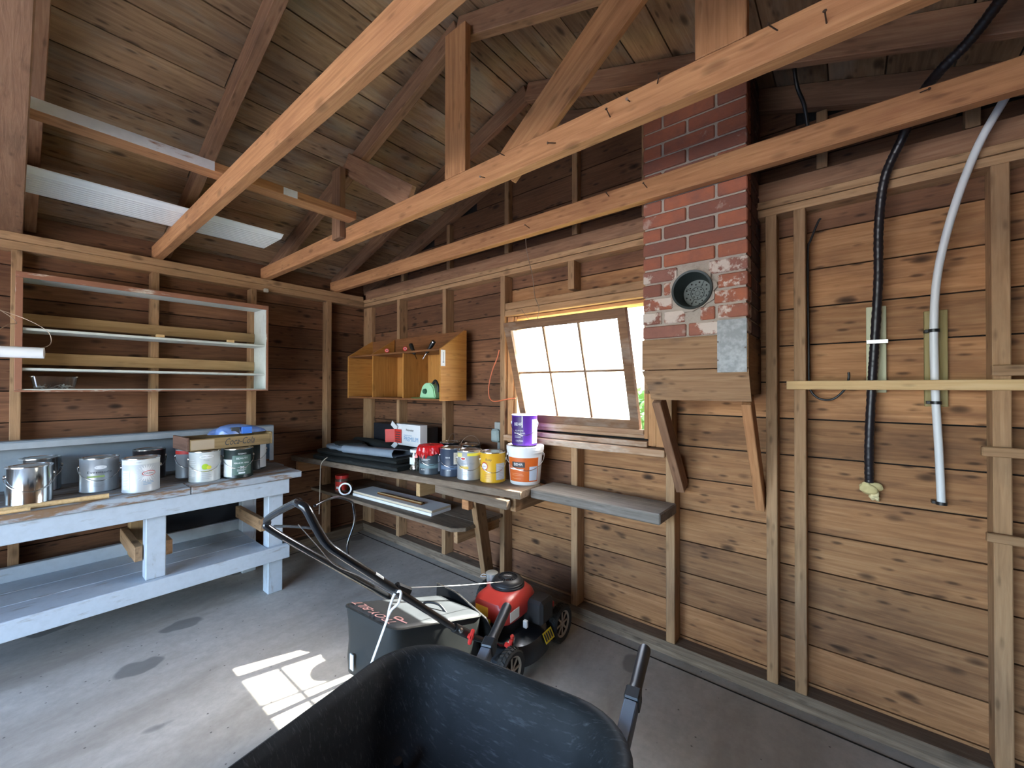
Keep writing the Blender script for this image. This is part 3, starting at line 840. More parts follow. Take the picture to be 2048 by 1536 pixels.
# ------------------------------------------------------------------ long open shelf unit on the left wall
su = thing('wall_shelf_unit', 'long open shelf box with chipped edges and white inside, hung above the bench', 'shelf', (.17, -1.66, 1.40))
SX0, SX1 = .092, .335
YA, YB = -2.313, -1.056
def shelf_member(name, lo, hi):
    return box(name, lo, hi, M_SHELFPAINT, su, bev=.002)
shelf_member('top_board', (SX0, YA, 2.040), (SX1 - .003, YB, 2.060))
shelf_member('bottom_board', (SX0, YA, 1.402), (SX1 - .003, YB, 1.416))
shelf_member('side_board', (SX0, YA, 1.417), (SX1 - .003, YA + .018, 2.039))
shelf_member('side_board', (SX0, YB - .018, 1.417), (SX1 - .003, YB, 2.039))
shelf_member('inner_shelf', (SX0 + .017, YA + .019, 1.742), (SX1 - .012, YB - .019, 1.757))
shelf_member('inner_shelf', (SX0 + .017, YA + .019, 1.520), (SX1 - .012, YB - .019, 1.534))
for lo, hi in (((SX1 - .0025, YA - .002, 2.030), (SX1 + .004, YB + .002, 2.062)), ((SX1 - .0025, YA - .002, 1.400), (SX1 + .004, YB + .002, 1.410)),
               ((SX1 - .0025, YA - .002, 1.411), (SX1 + .004, YA + .026, 2.029)), ((SX1 - .0025, YB - .014, 1.411), (SX1 + .004, YB + .002, 2.029))):
    box('edge_strip', lo, hi, M_SHELFEDGE, su, bev=.0015)
for z0, z1 in ((1.790, 1.860), (1.56, 1.632)):
    box('back_slat', (SX0 + .001, YA + .019, z0), (SX0 + .016, YB - .019, z1), W_RAIL, su, bev=.002)
for y in (-1.70, -1.30):
    box('wood_block', (.29, y - .022, 1.758), (.32, y + .022, 1.776), W_PINE, su, bev=.002)
# clear tub at the left end of the bottom board
M_CLEAR = glass('clear_plastic', (.93, .96, .97), .08, .16)
tb = thing('plastic_tub', 'small clear plastic tub at the end of the open wall shelf', 'container', (.26, -2.165, 1.4165))
def tub_me(l0, w0, l1, w1, h, t=.002):
    def rr(l, w, z, n=5, c=.02):
        out = []
        for sx, sy, a0 in ((1, 1, 0), (-1, 1, 90), (-1, -1, 180), (1, -1, 270)):
            for i in range(n):
                a = R(a0 + 90 * i / (n - 1)); out.append((sx * (l / 2 - c) + c * math.cos(a), sy * (w / 2 - c) + c * math.sin(a), z))
        return out
    rings = [rr(l0, w0, .0), rr(l1, w1, h), rr(l1 + .012, w1 + .012, h), rr(l1 + .012, w1 + .012, h - .004), rr(l1 - t, w1 - t, h - .004), rr(l0 - t, w0 - t, t)]
    n = len(rings[0]); vs = [v for r_ in rings for v in r_]; fs = [tuple(range(n))[::-1]]
    for k_ in range(len(rings) - 1):
        for i in range(n):
            fs.append((k_ * n + i, k_ * n + (i + 1) % n, (k_ + 1) * n + (i + 1) % n, (k_ + 1) * n + i))
    fs.append(tuple(range((len(rings) - 1) * n, len(rings) * n)))
    me = mesh('tub', vs, fs); shade(me, 40); return me
put('tub_body', tub_me(.10, .16, .115, .185, .072), M_CLEAR, tb, Matrix(), local=True)
M_SCRAP = plain('pale_hardware', (.7, .7, .68), .5)
sv, sf = [], []
rs = random.Random(4)
for _ in range(26):
    p = Vector((rs.uniform(-.035, .035), rs.uniform(-.065, .065), rs.uniform(.006, .02))); a = Vector((rs.gauss(0, 1), rs.gauss(0, 1), rs.gauss(0, .3))).normalized() * .018; b_ = a.orthogonal().normalized() * .004
    k0 = len(sv); sv += [p - a - b_, p + a - b_, p + a + b_, p - a + b_]; sf.append((k0, k0 + 1, k0 + 2, k0 + 3))
so = put('contents', mesh('contents', sv, sf), M_SCRAP, tb, Matrix(), local=True); so['kind'] = 'stuff'

bbk = box('shade_sheet', (.135, -1.735, .405), (.141, -1.10, .70), plain('shade_black', (.008, .009, .012), .7), wbn)  # added near-black sheet, stands in for the shade under the bench
# white pipe hanging in from the side, and its wires
pp = thing('plastic_pipe', 'short white plastic pipe hung level in front of the long shelf box', 'pipe', (1.5, -2.5, 1.6))
P0, P1 = Vector((1.47, -2.40, 1.556)), Vector((1.495, -2.243, 1.556))
P0 = P1 + (P0 - P1).normalized() * .9
prof = [(.0165, 0), (.0165, .9), (.0205, .9), (.0205, 0), (.0165, 0)]
q = (P1 - P0).normalized().to_track_quat('Z', 'Y')
put('pipe_wall', lathe_me(prof, 28, 'pipe'), M_WHITE, pp, Matrix.Translation(P0) @ q.to_matrix().to_4x4())
M_COP = plain('thin_copper_wire', (.42, .30, .22), .4, .7)
tube('pipe_wire', [(1.5, -2.255, 1.574), (1.49, -2.235, 1.583), (1.48, -2.225, 1.60), (1.47, -2.228, 1.63), (1.45, -2.245, 1.655), (1.40, -2.29, 1.69), (1.38, -2.36, 1.72), (1.40, -2.45, 1.74)], .0012, M_COP, pp, 6)
tube('pipe_wire', [(1.49, -2.35, 1.576), (1.46, -2.36, 1.62), (1.43, -2.33, 1.66), (1.40, -2.31, 1.67), (1.38, -2.33, 1.70), (1.36, -2.40, 1.76)], .0014, M_COP, pp, 6)

# ------------------------------------------------------------------ ribbed vinyl panel lying across the ties
vp = thing('vinyl_panel', 'white ribbed vinyl panel lying flat across the roof ties above the bench', 'panel', (.74, -1.8, TIE_T))
pv_, pf_ = [], []
nrib = 9
prof = []
for i in range(nrib):
    x = .57 + .30 * i / nrib; dx = .30 / nrib
    prof += [(x, TIE_T + .004), (x + dx * .70, TIE_T + .004), (x + dx * .76, TIE_T + .010), (x + dx * .94, TIE_T + .010)]
prof.append((.87, TIE_T + .004)); prof += [(.885, TIE_T + .012), (.90, TIE_T + .022), (.912, TIE_T + .024)]
prof = [(.55, TIE_T + .020), (.558, TIE_T + .006)] + prof
for y in (-1.17, -3.2):
    pv_ += [(x, y, z_) for x, z_ in prof]
npf = len(prof)
pf_ = [(i, i + 1, npf + i + 1, npf + i) for i in range(npf - 1)]
vo = put('ribbed_sheet', mesh('ribbed_sheet', pv_, pf_), plain('white_vinyl', (.82, .86, .85), .4), vp)
sm = vo.modifiers.new('thickness', 'SOLIDIFY'); sm.thickness = .002

# ------------------------------------------------------------------ paint cans
def metal_lid(): return plain('can_lid_metal', (.70, .70, .69), .22, 1.0, noise_amt=.3, nscale=25, dark=(.35, .33, .30))
M_LID = metal_lid()
M_TIN = plain('shiny_tin', (.78, .78, .76), .14, 1.0)
M_INK_D = plain('dark_print', (.04, .045, .05), .5)
M_INK_W = plain('white_print', (.80, .80, .80), .5)
M_INK_G = plain('grey_print', (.30, .33, .36), .5)
M_INK_R = plain('red_print', (.55, .03, .02), .5)
M_INK_B = plain('blue_print', (.10, .30, .52), .5)
M_PALE = plain('pale_label_panel', (.72, .76, .76), .5)
def face_rz(loc): return math.atan2(cam.location.y - loc[1], cam.location.x - loc[0])
def can(label, loc, body, r=.0825, h=.192, bail='down', rz=0.0, lid=M_LID, top_band=None, group='paint cans', name='paint_can', lid_part=True):
    t = thing(name, label, 'paint can', loc, face_rz(loc) + rz, group)
    put('can_body', lathe_me([(0, 0), (r - .003, 0), (r, .003), (r + .001, .004), (r + .001, .007), (r, .009), (r, h - .010), (r + .0015, h - .007), (r + .0015, h - .001), (r - .002, h), (r - .005, h - .001)], 40, 'can_body'), body, t, Matrix(), local=True)
    if lid_part:
        put('can_lid', lathe_me([(r + .002, h - .004), (r + .002, h + .001), (r - .004, h + .0015), (r - .007, h - .006), (r - .013, h - .006), (r - .016, h - .001), (r - .03, h - .002), (0, h - .002)], 40, 'can_lid'), lid, t, Matrix(), local=True)
    for s in (-1, 1):
        put('ear', lathe_me([(0, .006), (.009, .005), (.011, 0), (.011, -.002)], 14, 'ear'), lid, t,
            Matrix.Translation((0, s * r, h * .74)) @ Matrix.Rotation(-s * PI / 2, 4, 'X'), local=True)
    if bail == 'down':
        pts = []
        for i in range(13):
            a = -PI / 2 + PI * i / 12
            pts.append(((r + .005) * math.cos(a), (r + .006) * math.sin(a), h * .74 - .075 * math.cos(a)))
        put('bail_handle', tube_me(pts, .0018, 6, 'bail', curve=True, n=2), M_STEEL, t, Matrix(), local=True)
    elif bail == 'up':
        pts = [((.02) * math.sin(PI * i / 12), (r + .005) * math.cos(PI * i / 12), h * .74 + .115 * math.sin(PI * i / 12)) for i in range(13)]
        put('bail_handle', tube_me(pts, .002, 6, 'bail', curve=True, n=2), M_WIRE, t, Matrix(), local=True)
    return t
def lines(t, r, zs, a0, a1, mat, th=.0022, cone=0.0):
    for i, z_ in enumerate(zs):
        patch_wrap('printed_line', r, z_, z_ + th, a0, a0 + (a1 - a0) * (.7 + .3 * ((i * 37) % 10) / 10), mat, t, 8, cone)
RL = .0833
# -- on the bench
c = can('bare shiny tin at the near end of the bench, front of two', (.56, -2.26, BT), M_TIN, rz=.1)
c = can('bare shiny tin half hidden behind another tin at the near end', (.24, -2.215, BT), plain('shiny_tin_back', (.74, .75, .74), .18, 1.0))
M_SILVER = plain('silver_grey_label', (.40, .43, .46), .35, .45)
c = can('silver grey paint can with white oval and green stripe on bench', (.475, -1.995, BT), M_SILVER)
oval_wrap('logo_oval', RL, .142, .05, .026, .011, M_INK_W, c)
text_wrap('lettering', 'Evermore', .020, RL, .115, .0, M_INK_D, c, .105)
patch_wrap('green_stripe', RL, .086, .096, -.65, .25, plain('green_print', (.28, .40, .12), .5), c)
lines(c, RL, [.035, .043, .051, .062], -.3, .3, M_INK_G)
M_WHITECAN = plain('white_silver_label', (.52, .54, .55), .4, .15)
c = can('white and silver paint can with sunburst and red oval logo', (.67, -1.842, BT), M_WHITECAN, bail=None)
oval_wrap('sunburst', RL, .108, .28, .052, .052, M_INK_W, c, seg=48, spikes=1)
oval_wrap('logo_oval', RL + .0004, .108, .42, .032, .0145, M_INK_R, c)
oval_wrap('logo_oval', RL + .0007, .108, .42, .0285, .0115, M_INK_W, c)
text_wrap('lettering', 'Glidden', .016, RL + .001, .108, .42, M_INK_D, c, .045)
patch_wrap('text_panel', RL, .022, .128, -1.15, -.62, M_PALE, c)
lines(c, RL + .0004, [.04 + .009 * i for i in range(9)], -1.1, -.68, M_INK_G, .0015)
lines(c, RL, [.045, .053, .061], .1, .75, M_INK_B, .002)
patch_wrap('top_band', RL, .160, .184, -1.3, 1.3, plain('pale_grey_band', (.60, .62, .60), .45), c)
text_wrap('lettering', 'PAINT', .009, RL + .0005, .172, -.1, M_INK_G, c)
c = can('dark brown paint can behind the sunburst can on bench', (.28, -1.745, BT), plain('dark_brown_can', (.045, .035, .035), .3, .3))
c = can('grey can with red top band behind the lime can', (.42, -1.555, BT), plain('grey_can', (.30, .31, .32), .4, .2), r=.08)
patch_wrap('red_band', .0808, .158, .180, -PI, PI, M_INK_R, c, 40)
M_LIMECAN = plain('white_can_label', (.56, .58, .56), .4, .1)
c = can('white paint can printed with a lime and lemon', (.635, -1.53, BT), M_LIMECAN)
oval_wrap('logo_oval', RL, .160, .12, .038, .011, M_INK_W, c)
text_wrap('lettering', 'Home', .011, RL + .0004, .160, .10, M_INK_G, c)
oval_wrap('lime_print', RL, .098, .02, .018, .018, plain('lime_green', (.36, .55, .03), .5), c)
oval_wrap('lemon_print', RL + .0003, .092, .26, .013, .012, plain('lemon_yellow', (.72, .66, .06), .5), c)
text_wrap('lettering', 'Pure', .016, RL, .138, .1, M_INK_G, c)
patch_wrap('yellow_line', RL, .068, .071, -.25, .45, plain('lemon_line', (.66, .68, .10), .5), c)
lines(c, RL, [.022, .032, .044, .055], -.2, .5, M_INK_G)
lines(c, RL, [.03 + .012 * i for i in range(10)], -1.2, -.55, M_PALE, .003)
M_GREENCAN = plain('dark_green_can', (.012, .022, .020), .35)
c = can('dark green paint can with slogan under the cola crate', (.67, -1.352, BT), M_GREENCAN)
patch_wrap('green_field', RL, .022, .150, -.42, .95, plain('sage_green_print', (.075, .14, .115), .45), c)
patch_wrap('white_panel', RL, .012, .125, -1.35, -.45, M_PALE, c)
text_wrap('lettering', 'REGENCY', .011, RL + .0006, .160, .25, M_INK_W, c)
text_wrap('lettering', 'BEAUTY', .017, RL + .0006, .130, .25, M_PALE, c, .066)
text_wrap('lettering', 'MANOR HALL', .015, RL + .0006, .100, .22, M_INK_W, c, .088)
oval_wrap('leaf_print', RL + .0006, .070, .25, .034, .009, M_INK_W, c, seg=20, spikes=1)
patch_wrap('white_panel', RL + .0006, .030, .040, .0, .45, M_PALE, c)
lines(c, RL + .0006, [.048, .055], -.1, .6, M_INK_W)
c = can('white and green paint can hidden behind the dark green can', (.44, -1.19, BT), M_GREENCAN, r=.0825)
patch_wrap('white_panel', RL, .012, .180, .55, 1.4, M_PALE, c)
# -- cola crate across the cans, and the bag on it
cr = thing('drinks_crate', 'old wooden drinks crate resting on the paint can lids', 'crate', (.50, -1.40, BT + .194))
CM = Matrix.Rotation(R(3), 4, 'Z')
W_CRATE = wood('crate_wood', (.16, .10, .045), (.30, .20, .09), (.42, .30, .15), knots=.2, stain=.5, vary=.2)
W_CRD = wood('crate_end_wood', (.08, .04, .03), (.16, .085, .06), (.24, .13, .09), knots=.1, stain=.2, vary=.1)
def lbox(name, lo, hi, mat, parent, M=None, bev=.002):
    lo, hi = Vector(lo), Vector(hi); d = hi - lo
    ax = max(range(3), key=lambda i: d[i])
    if ax == 0: Q, dims = Matrix(), (d.x, d.y, d.z)
    elif ax == 1: Q, dims = Matrix.Rotation(PI / 2, 4, 'Z'), (d.y, d.x, d.z)
    else: Q, dims = Matrix.Rotation(-PI / 2, 4, 'Y'), (d.z, d.y, d.x)
    return put(name, box_me(*dims, bev=bev), mat, parent, (M if M is not None else Matrix()) @ Matrix.Translation((lo + hi) / 2) @ Q, local=True)
crs = lbox('crate_side', (.13, -.22, 0), (.142, .25, .072), W_CRATE, cr, CM)
lbox('crate_side', (-.142, -.22, 0), (-.13, .25, .072), W_CRATE, cr, CM)
lbox('crate_end', (-.142, -.235, 0), (.142, -.222, .085), W_CRD, cr, CM)
lbox('crate_end', (-.142, .252, 0), (.142, .265, .085), W_CRATE, cr, CM)
lbox('crate_bottom', (-.128, -.22, .002), (.128, .25, .010), W_CRATE, cr, CM)
lbox('pale_patch', (.1422, -.215, .006), (.1428, -.09, .066), plain('bare_paper_patch', (.46, .36, .25), .8), cr, CM, bev=0)
text_flat('lettering', 'Coca-Cola', .062, M_INK_D, cr, CM @ Matrix.Translation((.1432, .06, .038)) @ Matrix.Rotation(PI / 2, 4, 'Z') @ Matrix.Rotation(PI / 2, 4, 'X'), width=.18, shear=.25)
bag_ = thing('plastic_bag', 'crumpled blue plastic bag lying on the wooden crate', 'bag', (.50, -1.33, BT + .194 + .072))
def blob_me(rx, ry, rz_, seed, amp=.18, sub=3, flat=True):
    bm = bmesh.new(); bmesh.ops.create_icosphere(bm, subdivisions=sub, radius=1.0)
    rg = random.Random(seed); ks = [(Vector((rg.gauss(0, 1), rg.gauss(0, 1), rg.gauss(0, 1))) * 2.2, rg.uniform(0, 6.3)) for _ in range(7)]
    for v in bm.verts:
        f = 1 + amp * sum(math.sin(k.dot(v.co) * 1.3 + p) for k, p in ks) / 3
        v.co = Vector((v.co.x * rx, v.co.y * ry, v.co.z * rz_)) * f
        if flat: v.co.z = max(v.co.z, -.001 - rz_ * .0)
    me = bm_mesh('blob', bm); shade(me, 45); return me
put('bag_body', blob_me(.10, .185, .055, 3), plain('blue_plastic_film', (.16, .28, .62), .25, noise_amt=.5, nscale=9, dark=(.40, .50, .75)), bag_, Matrix.Translation((.02, 0, .015)), local=True)
lbox('printed_panel', (.085, -.05, .014), (.118, .0, .058), M_INK_D, bag_)
lbox('printed_panel', (.085, .012, .012), (.118, .075, .058), plain('bright_blue_print', (.05, .20, .70), .3), bag_)
# -- stick on the bench edge
stk = thing('wooden_handle', 'pale wooden tool handle lying on the bench edge before the tins', 'stick', (.75, -2.2, BT))
tube('handle_shaft', [(.742, -2.52, BT + .013), (.745, -2.2, BT + .0135), (.765, -1.985, BT + .014)], .0125, W_PINE, stk, 12, radii=[.010, .0125, .0135])
tube('handle_tip', [(.782, -2.40, BT + .010), (.784, -2.26, BT + .010)], .0095, W_PINE, stk, 10)

# ------------------------------------------------------------------ small cabinet on the back wall
W_CABD = wood('fir_plywood_dark', (.13, .05, .02), (.22, .09, .035), (.32, .14, .055), knots=.3, stain=.2, vary=.1, rough=.5)
cb = thing('wall_cabinet', 'open orange plywood wall cabinet with three compartments and raised sides', 'cabinet', (.9, -.22, 1.33))
KX0, KX1, KF, KB, KZ = .25, 1.556, -.35, -.093, 1.33
side_poly = [(KF, KZ), (KB, KZ), (KB, 1.868), (KB - .02, 1.868), (KF, 1.712)]
for x in (KX0, KX1 - .016):
    put('side_panel', prism_me(side_poly, .016, 'side_panel'), W_CAB, cb, Matrix.Translation((x, 0, 0)) @ Matrix(((0, 0, 1, 0), (1, 0, 0, 0), (0, 1, 0, 0), (0, 0, 0, 1))))
put('side_panel', prism_me([(KF + .01, 1.716), (KB - .02, 1.716), (KB - .02, 1.86)], .010, 'side_panel'), W_CAB, cb, Matrix.Translation((.63, 0, 0)) @ Matrix(((0, 0, 1, 0), (1, 0, 0, 0), (0, 1, 0, 0), (0, 0, 0, 1))))
box('bottom_panel', (KX0 + .017, KF, KZ), (KX1 - .017, KB - .01, KZ + .014), W_CABD, cb, bev=.001)
box('top_panel', (KX0 + .017, KF, 1.70), (KX1 - .017, KB - .01, 1.714), W_CABD, cb, bev=.001)
box('back_panel', (KX0 + .017, KB - .009, KZ), (KX1 - .017, KB, 1.699), W_CAB, cb, axis=2)
box('back_panel', (KX0 + .017, KB - .009, 1.7145), (KX1 - .017, KB, 1.866), W_CABD, cb, axis=0)
for x in (.665, 1.098):
    box('divider', (x - .007, KF + .002, KZ + .015), (x + .007, KB - .010, 1.699), W_CAB, cb, axis=2)
# thermometer on its side
th = thing('thermometer', 'white rectangular thermometer fixed to the side of the small cabinet', 'thermometer', (1.557, -.33, 1.6))
box('plate', (1.5565, -.352, 1.585), (1.5615, -.312, 1.702), M_WHITE, th, bev=.001)
box('tube_slot', (1.5616, -.334, 1.615), (1.5624, -.329, 1.688), M_INK_G, th)
box('bulb_mark', (1.5616, -.338, 1.608), (1.5624, -.325, 1.618), M_INK_G, th)
# hand tools lying on the cabinet top
M_REDP = plain('red_plastic', (.62, .035, .03), .35)
M_PINK = plain('pale_red_plastic', (.78, .22, .22), .35)
def driver(label, x, y, z_, dirv, red):
    d = Vector(dirv).normalized()
    t = thing('screwdriver', label, 'screwdriver', (x, y, z_), 0, 'screwdrivers on the cabinet')
    q = d.to_track_quat('Z', 'Y').to_matrix().to_4x4()
    if red:
        put('handle', lathe_me([(0, 0), (.014, 0), (.018, .004), (.018, .02), (.013, .05), (.015, .085), (.008, .10), (0, .10)], 20, 'handle'), M_REDP, t, q, local=True)
        put('end_cap', lathe_me([(.005, -.001), (.0135, -.001), (.0135, .001), (.005, .001)], 20, 'cap'), M_PINK, t, q, local=True)
        put('end_cap', lathe_me([(0, -.0005), (.005, -.0005)], 12, 'cap'), M_BLACK, t, q, local=True)
    else:
        put('handle', lathe_me([(0, 0), (.012, 0), (.017, .005), (.017, .04), (.012, .06), (.015, .10), (.008, .115), (0, .115)], 20, 'handle'), M_BLACK, t, q, local=True)
        put('grip_band', lathe_me([(.0172, .008), (.0172, .014)], 20, 'band'), M_STEEL, t, q, local=True)
    put('blade', lathe_me([(.0032, .10), (.0032, .17), (0, .17)], 10, 'blade'), M_STEEL, t, q, local=True)
driver('red handled screwdriver on the cabinet, the one nearer the corner', .87, -.345, 1.735, (-.80, .60, .07), True)
driver('red handled screwdriver on the cabinet, in the middle of its top', 1.12, -.345, 1.735, (-.80, .60, .07), True)
driver('black handled screwdriver leaning away from the thermometer on the cabinet', 1.13, -.30, 1.775, (.55, -.12, -.62), False)
driver('black handled screwdriver leaning on the cabinet beside the thermometer', 1.42, -.30, 1.780, (-.45, -.12, -.60), False)
# tool in the right compartment
rl_ = thing('hand_tool', 'light green hand tool with round knob in the cabinet compartment', 'tool', (1.38, -.27, KZ + .014))
M_MINT = plain('mint_green_plastic', (.36, .66, .40), .4)
put('tool_body', prism_me([(-.10, 0), (.09, 0), (.085, .03), (.07, .085), (.03, .115), (-.03, .115), (-.065, .09)], .055, 'tool_body', bev=.008), M_MINT, rl_, Matrix.Translation((-.01, .0, .004)) @ Matrix.Rotation(PI / 2, 4, 'X'), local=True)
lbox('base_plate', (-.18, -.075, 0), (.115, .02, .006), plain('dark_green_metal', (.07, .20, .07), .4), rl_)
put('knob', lathe_me([(0, .016), (.018, .014), (.021, 0)], 10, 'knob'), plain('dark_green_knob', (.03, .10, .06), .4), rl_, Matrix.Translation((-.03, -.056, .055)) @ Matrix.Rotation(PI / 2, 4, 'X'), local=True)
put('rear_handle', tube_me([(.03, -.03, .115), (.055, -.03, .135), (.085, -.03, .10), (.09, -.03, .05)], .010, 10, 'handle'), M_BLACK, rl_, Matrix(), local=True)
bx_ = thing('gadget_pack', 'small black and white package against a divider in the cabinet', 'package', (.615, -.26, KZ + .014))
lbox('pack_body', (-.038, -.03, 0), (.035, .03, .10), M_WHITE, bx_)
lbox('pack_top', (-.04, -.031, .1005), (.035, .031, .165), M_BLACK, bx_)
lbox('pack_window', (-.02, -.0315, .015), (.03, -.0302, .085), M_INK_G, bx_, bev=0)

# ------------------------------------------------------------------ plank shelves below the window
ps = thing('plank_shelf', 'two-tier rough plank shelf below the window in the corner', 'shelf', (1.1, -.3, .0))
SZ = .82
def plank_poly(name, poly, z0, z1, mat):
    c = Vector((sum(p[0] for p in poly) / len(poly), sum(p[1] for p in poly) / len(poly), z0))
    return put(name, prism_me([(x - c.x, y - c.y) for x, y in poly], z1 - z0, name, bev=.003), mat, ps, Matrix.Translation(c))
plank_poly('upper_plank', [(.004, -.745), (2.365, -.445), (2.335, -.195), (.004, -.495)], SZ - .042, SZ, W_GREY)
plank_poly('upper_plank', [(.16, -.47), (1.885, -.253), (1.885, -.095), (.16, -.095)], SZ - .042, SZ, W_GREY)
plank_poly('lower_plank', [(.095, -.61), (1.88, -.535), (1.94, -.47), (1.935, -.36), (.095, -.40)], .505, .53, W_GREY)
plank_poly('lower_plank', [(.095, -.395), (1.935, -.352), (1.93, -.10), (.16, -.095)], .505, .53, W_GREY)
box('cleat', (1.56, -.57, .69), (1.60, -.092, .777), W_RAIL, ps, bev=.003, axis=1)
box('cleat', (2.29, -.445, .70), (2.33, -.092, .777), W_STUD, ps, bev=.003, axis=1)
box('cleat', (1.86, -.50, .425), (1.895, -.092, .504), W_STUD, ps, bev=.003, axis=1)
box('cleat', (1.69, -.515, .725), (2.32, -.475, .777), W_GREY, ps, bev=.003)
box('cleat', (.092, -.74, .69), (.13, -.36, .777), W_CASE, ps, bev=.003, axis=1)
beam('slanted_leg', (2.02, -.455, .775), (1.80, -.115, .09), .045, .09, W_STUD, ps, up=(0, 1, .5), bev=.003)
box('leg_block', (1.95, -.515, .665), (2.01, -.475, .724), W_BEAM, ps, bev=.003)
gs = thing('stud_plank', 'thick weathered grey plank wedged level between the studs under the window', 'plank', (2.72, -.15, .78))
put('plank_body', box_me(.78, .245, .055, .006), wood('barn_grey_wood', (.10, .085, .07), (.20, .175, .15), (.33, .30, .27), knots=.4, stain=.4, vary=.1), gs, Matrix.Translation((2.745, -.213, .793)))

# things on the upper tier
M_MAT = plain('black_rubber_mat', (.010, .012, .012), .7, noise_amt=.3, nscale=20, dark=(.03, .035, .03))
M_TARP = plain('grey_blue_tarp', (.20, .245, .30), .6, noise_amt=.4, nscale=7, dark=(.12, .15, .19))
fm = thing('folded_mat', 'folded black rubber mat lying on the upper plank under the tarp', 'mat', (.8, -.48, SZ))
def slab_wavy(l, w, h, seed, nx=24):
    rg = random.Random(seed); vs, fs = [], []
    prof = [(-w / 2, 0), (-w / 2 - .01, h * .25), (-w / 2 - .004, h * .5), (-w / 2 - .012, h * .75), (-w / 2 + .012, h), (w / 2 - .012, h), (w / 2 + .006, h * .5), (w / 2, 0)]
    for i in range(nx + 1):
        x = -l / 2 + l * i / nx; s = 1 - .12 * (abs(2 * i / nx - 1) ** 8); dz = rg.uniform(-.003, .003)
        vs += [(x, y * s + .008 * math.sin(i * .7), z_ * s + (dz if z_ > 0 else 0)) for y, z_ in prof]
    n_ = len(prof)
    for i in range(nx):
        for k_ in range(n_):
            fs.append((i * n_ + k_, i * n_ + (k_ + 1) % n_, (i + 1) * n_ + (k_ + 1) % n_, (i + 1) * n_ + k_))
    fs.append(tuple(range(n_))); fs.append(tuple(range(nx * n_, (nx + 1) * n_))[::-1])
    me = mesh('wavy', vs, fs)
    bm = bmesh.new(); bm.from_mesh(me); bmesh.ops.recalc_face_normals(bm, faces=bm.faces); bm.to_mesh(me); bm.free()
    shade(me, 50); return me
TA = R(6.8)
put('mat_fold', slab_wavy(1.05, .26, .042, 1), M_MAT, fm, Matrix.Translation((0, -.02, .001)) @ Matrix.Rotation(TA, 4, 'Z'), local=True)
put('mat_fold', slab_wavy(1.0, .24, .034, 2), M_MAT, fm, Matrix.Translation((-.02, .0, .046)) @ Matrix.Rotation(TA, 4, 'Z'), local=True)
ft = thing('folded_tarp', 'grey blue folded tarp with a rolled end on the upper plank', 'tarp', (.85, -.50, SZ + .082))
def roll_sheet(l, w, h, n_=20):
    """flat folded sheet whose front edge is rolled over"""
    prof = [(w / 2, 0), (w / 2, h * .6)]
    for i in range(n_ + 1):
        a = PI / 2 + PI * 1.25 * i / n_
        prof.append((-w / 2 + .01 + .030 * math.cos(a), .030 + .030 * math.sin(a)))
    prof += [(-w / 2 + .02, .004)]
    vs, fs = [], []
    for x in (-l / 2, l / 2):
        vs += [(x, y, z_) for y, z_ in prof]
    m_ = len(prof)
    for k_ in range(m_):
        fs.append((k_, (k_ + 1) % m_, m_ + (k_ + 1) % m_, m_ + k_))
    me = mesh('rolled', vs, fs); shade(me, 50); return me
put('rolled_fold', roll_sheet(.55, .20, .05), M_TARP, ft, Matrix.Translation((.10, .02, .002)) @ Matrix.Rotation(TA + R(4), 4, 'Z'), local=True)
put('loose_fold', slab_wavy(.36, .20, .04, 5), M_TARP, ft, Matrix.Translation((-.32, .0, .002)) @ Matrix.Rotation(TA - R(6), 4, 'Z'), local=True)
put('black_edge', slab_wavy(.22, .20, .016, 6), M_MAT, ft, Matrix.Translation((-.33, .02, .044)) @ Matrix.Rotation(TA - R(25), 4, 'Z'), local=True)
mr = thing('rolled_mat', 'long black rubber roll behind the folded tarp on the shelf', 'mat', (.85, -.33, SZ))
tube('roll_body', [(.36, -.32, SZ + .105), (.60, -.30, SZ + .105), (.95, -.275, SZ + .085), (1.34, -.262, SZ + .054)], .052, M_MAT, mr, 16)
tube('roll_band', [(1.15, -.268, SZ + .070), (1.165, -.2675, SZ + .069)], .0545, plain('clear_band', (.6, .6, .58), .4), mr, 16)
db = thing('black_box', 'black cardboard box standing against the wall on the shelf', 'box', (.85, -.15, SZ))
box('carton', (.46, -.208, SZ + .001), (1.23, -.098, 1.105), plain('black_card', (.012, .013, .018), .5, noise_amt=.3, nscale=5, dark=(.02, .022, .03)), db, bev=.002)
pb = thing('printed_box', 'white printed box with open red end flaps before the black box', 'box', (1.12, -.27, .935))
M_CARTON = plain('white_carton', (.72, .73, .74), .5)
box('carton', (.945, -.30, .958), (1.255, -.23, 1.13), M_CARTON, pb, bev=.001)
for z0, z1, sk in ((.975, 1.085, 0),):
    box('red_flap', (.935, -.310, z0), (1.02, -.303, z1), M_INK_R, pb, bev=.001)
beam('red_flap', (.935, -.307, 1.03), (.86, -.35, 1.027), .008, .108, M_INK_R, pb, bev=.001)
beam('white_flap', (.96, -.307, 1.086), (.905, -.32, 1.135), .004, .05, M_CARTON, pb, up=(1, 0, 0))
beam('white_flap', (.96, -.307, .974), (.91, -.32, .925), .004, .05, M_CARTON, pb, up=(1, 0, 0))
TF = Matrix.Translation((1.14, -.3012, 1.012)) @ Matrix.Rotation(PI / 2, 4, 'X')
text_flat('lettering', 'PREMIUM', .05, M_INK_B, pb, TF, width=.185, local=False)
text_flat('lettering', 'Polymaker', .026, M_INK_D, pb, Matrix.Translation((1.125, -.3012, 1.085)) @ Matrix.Rotation(PI / 2, 4, 'X'), width=.10, local=False)
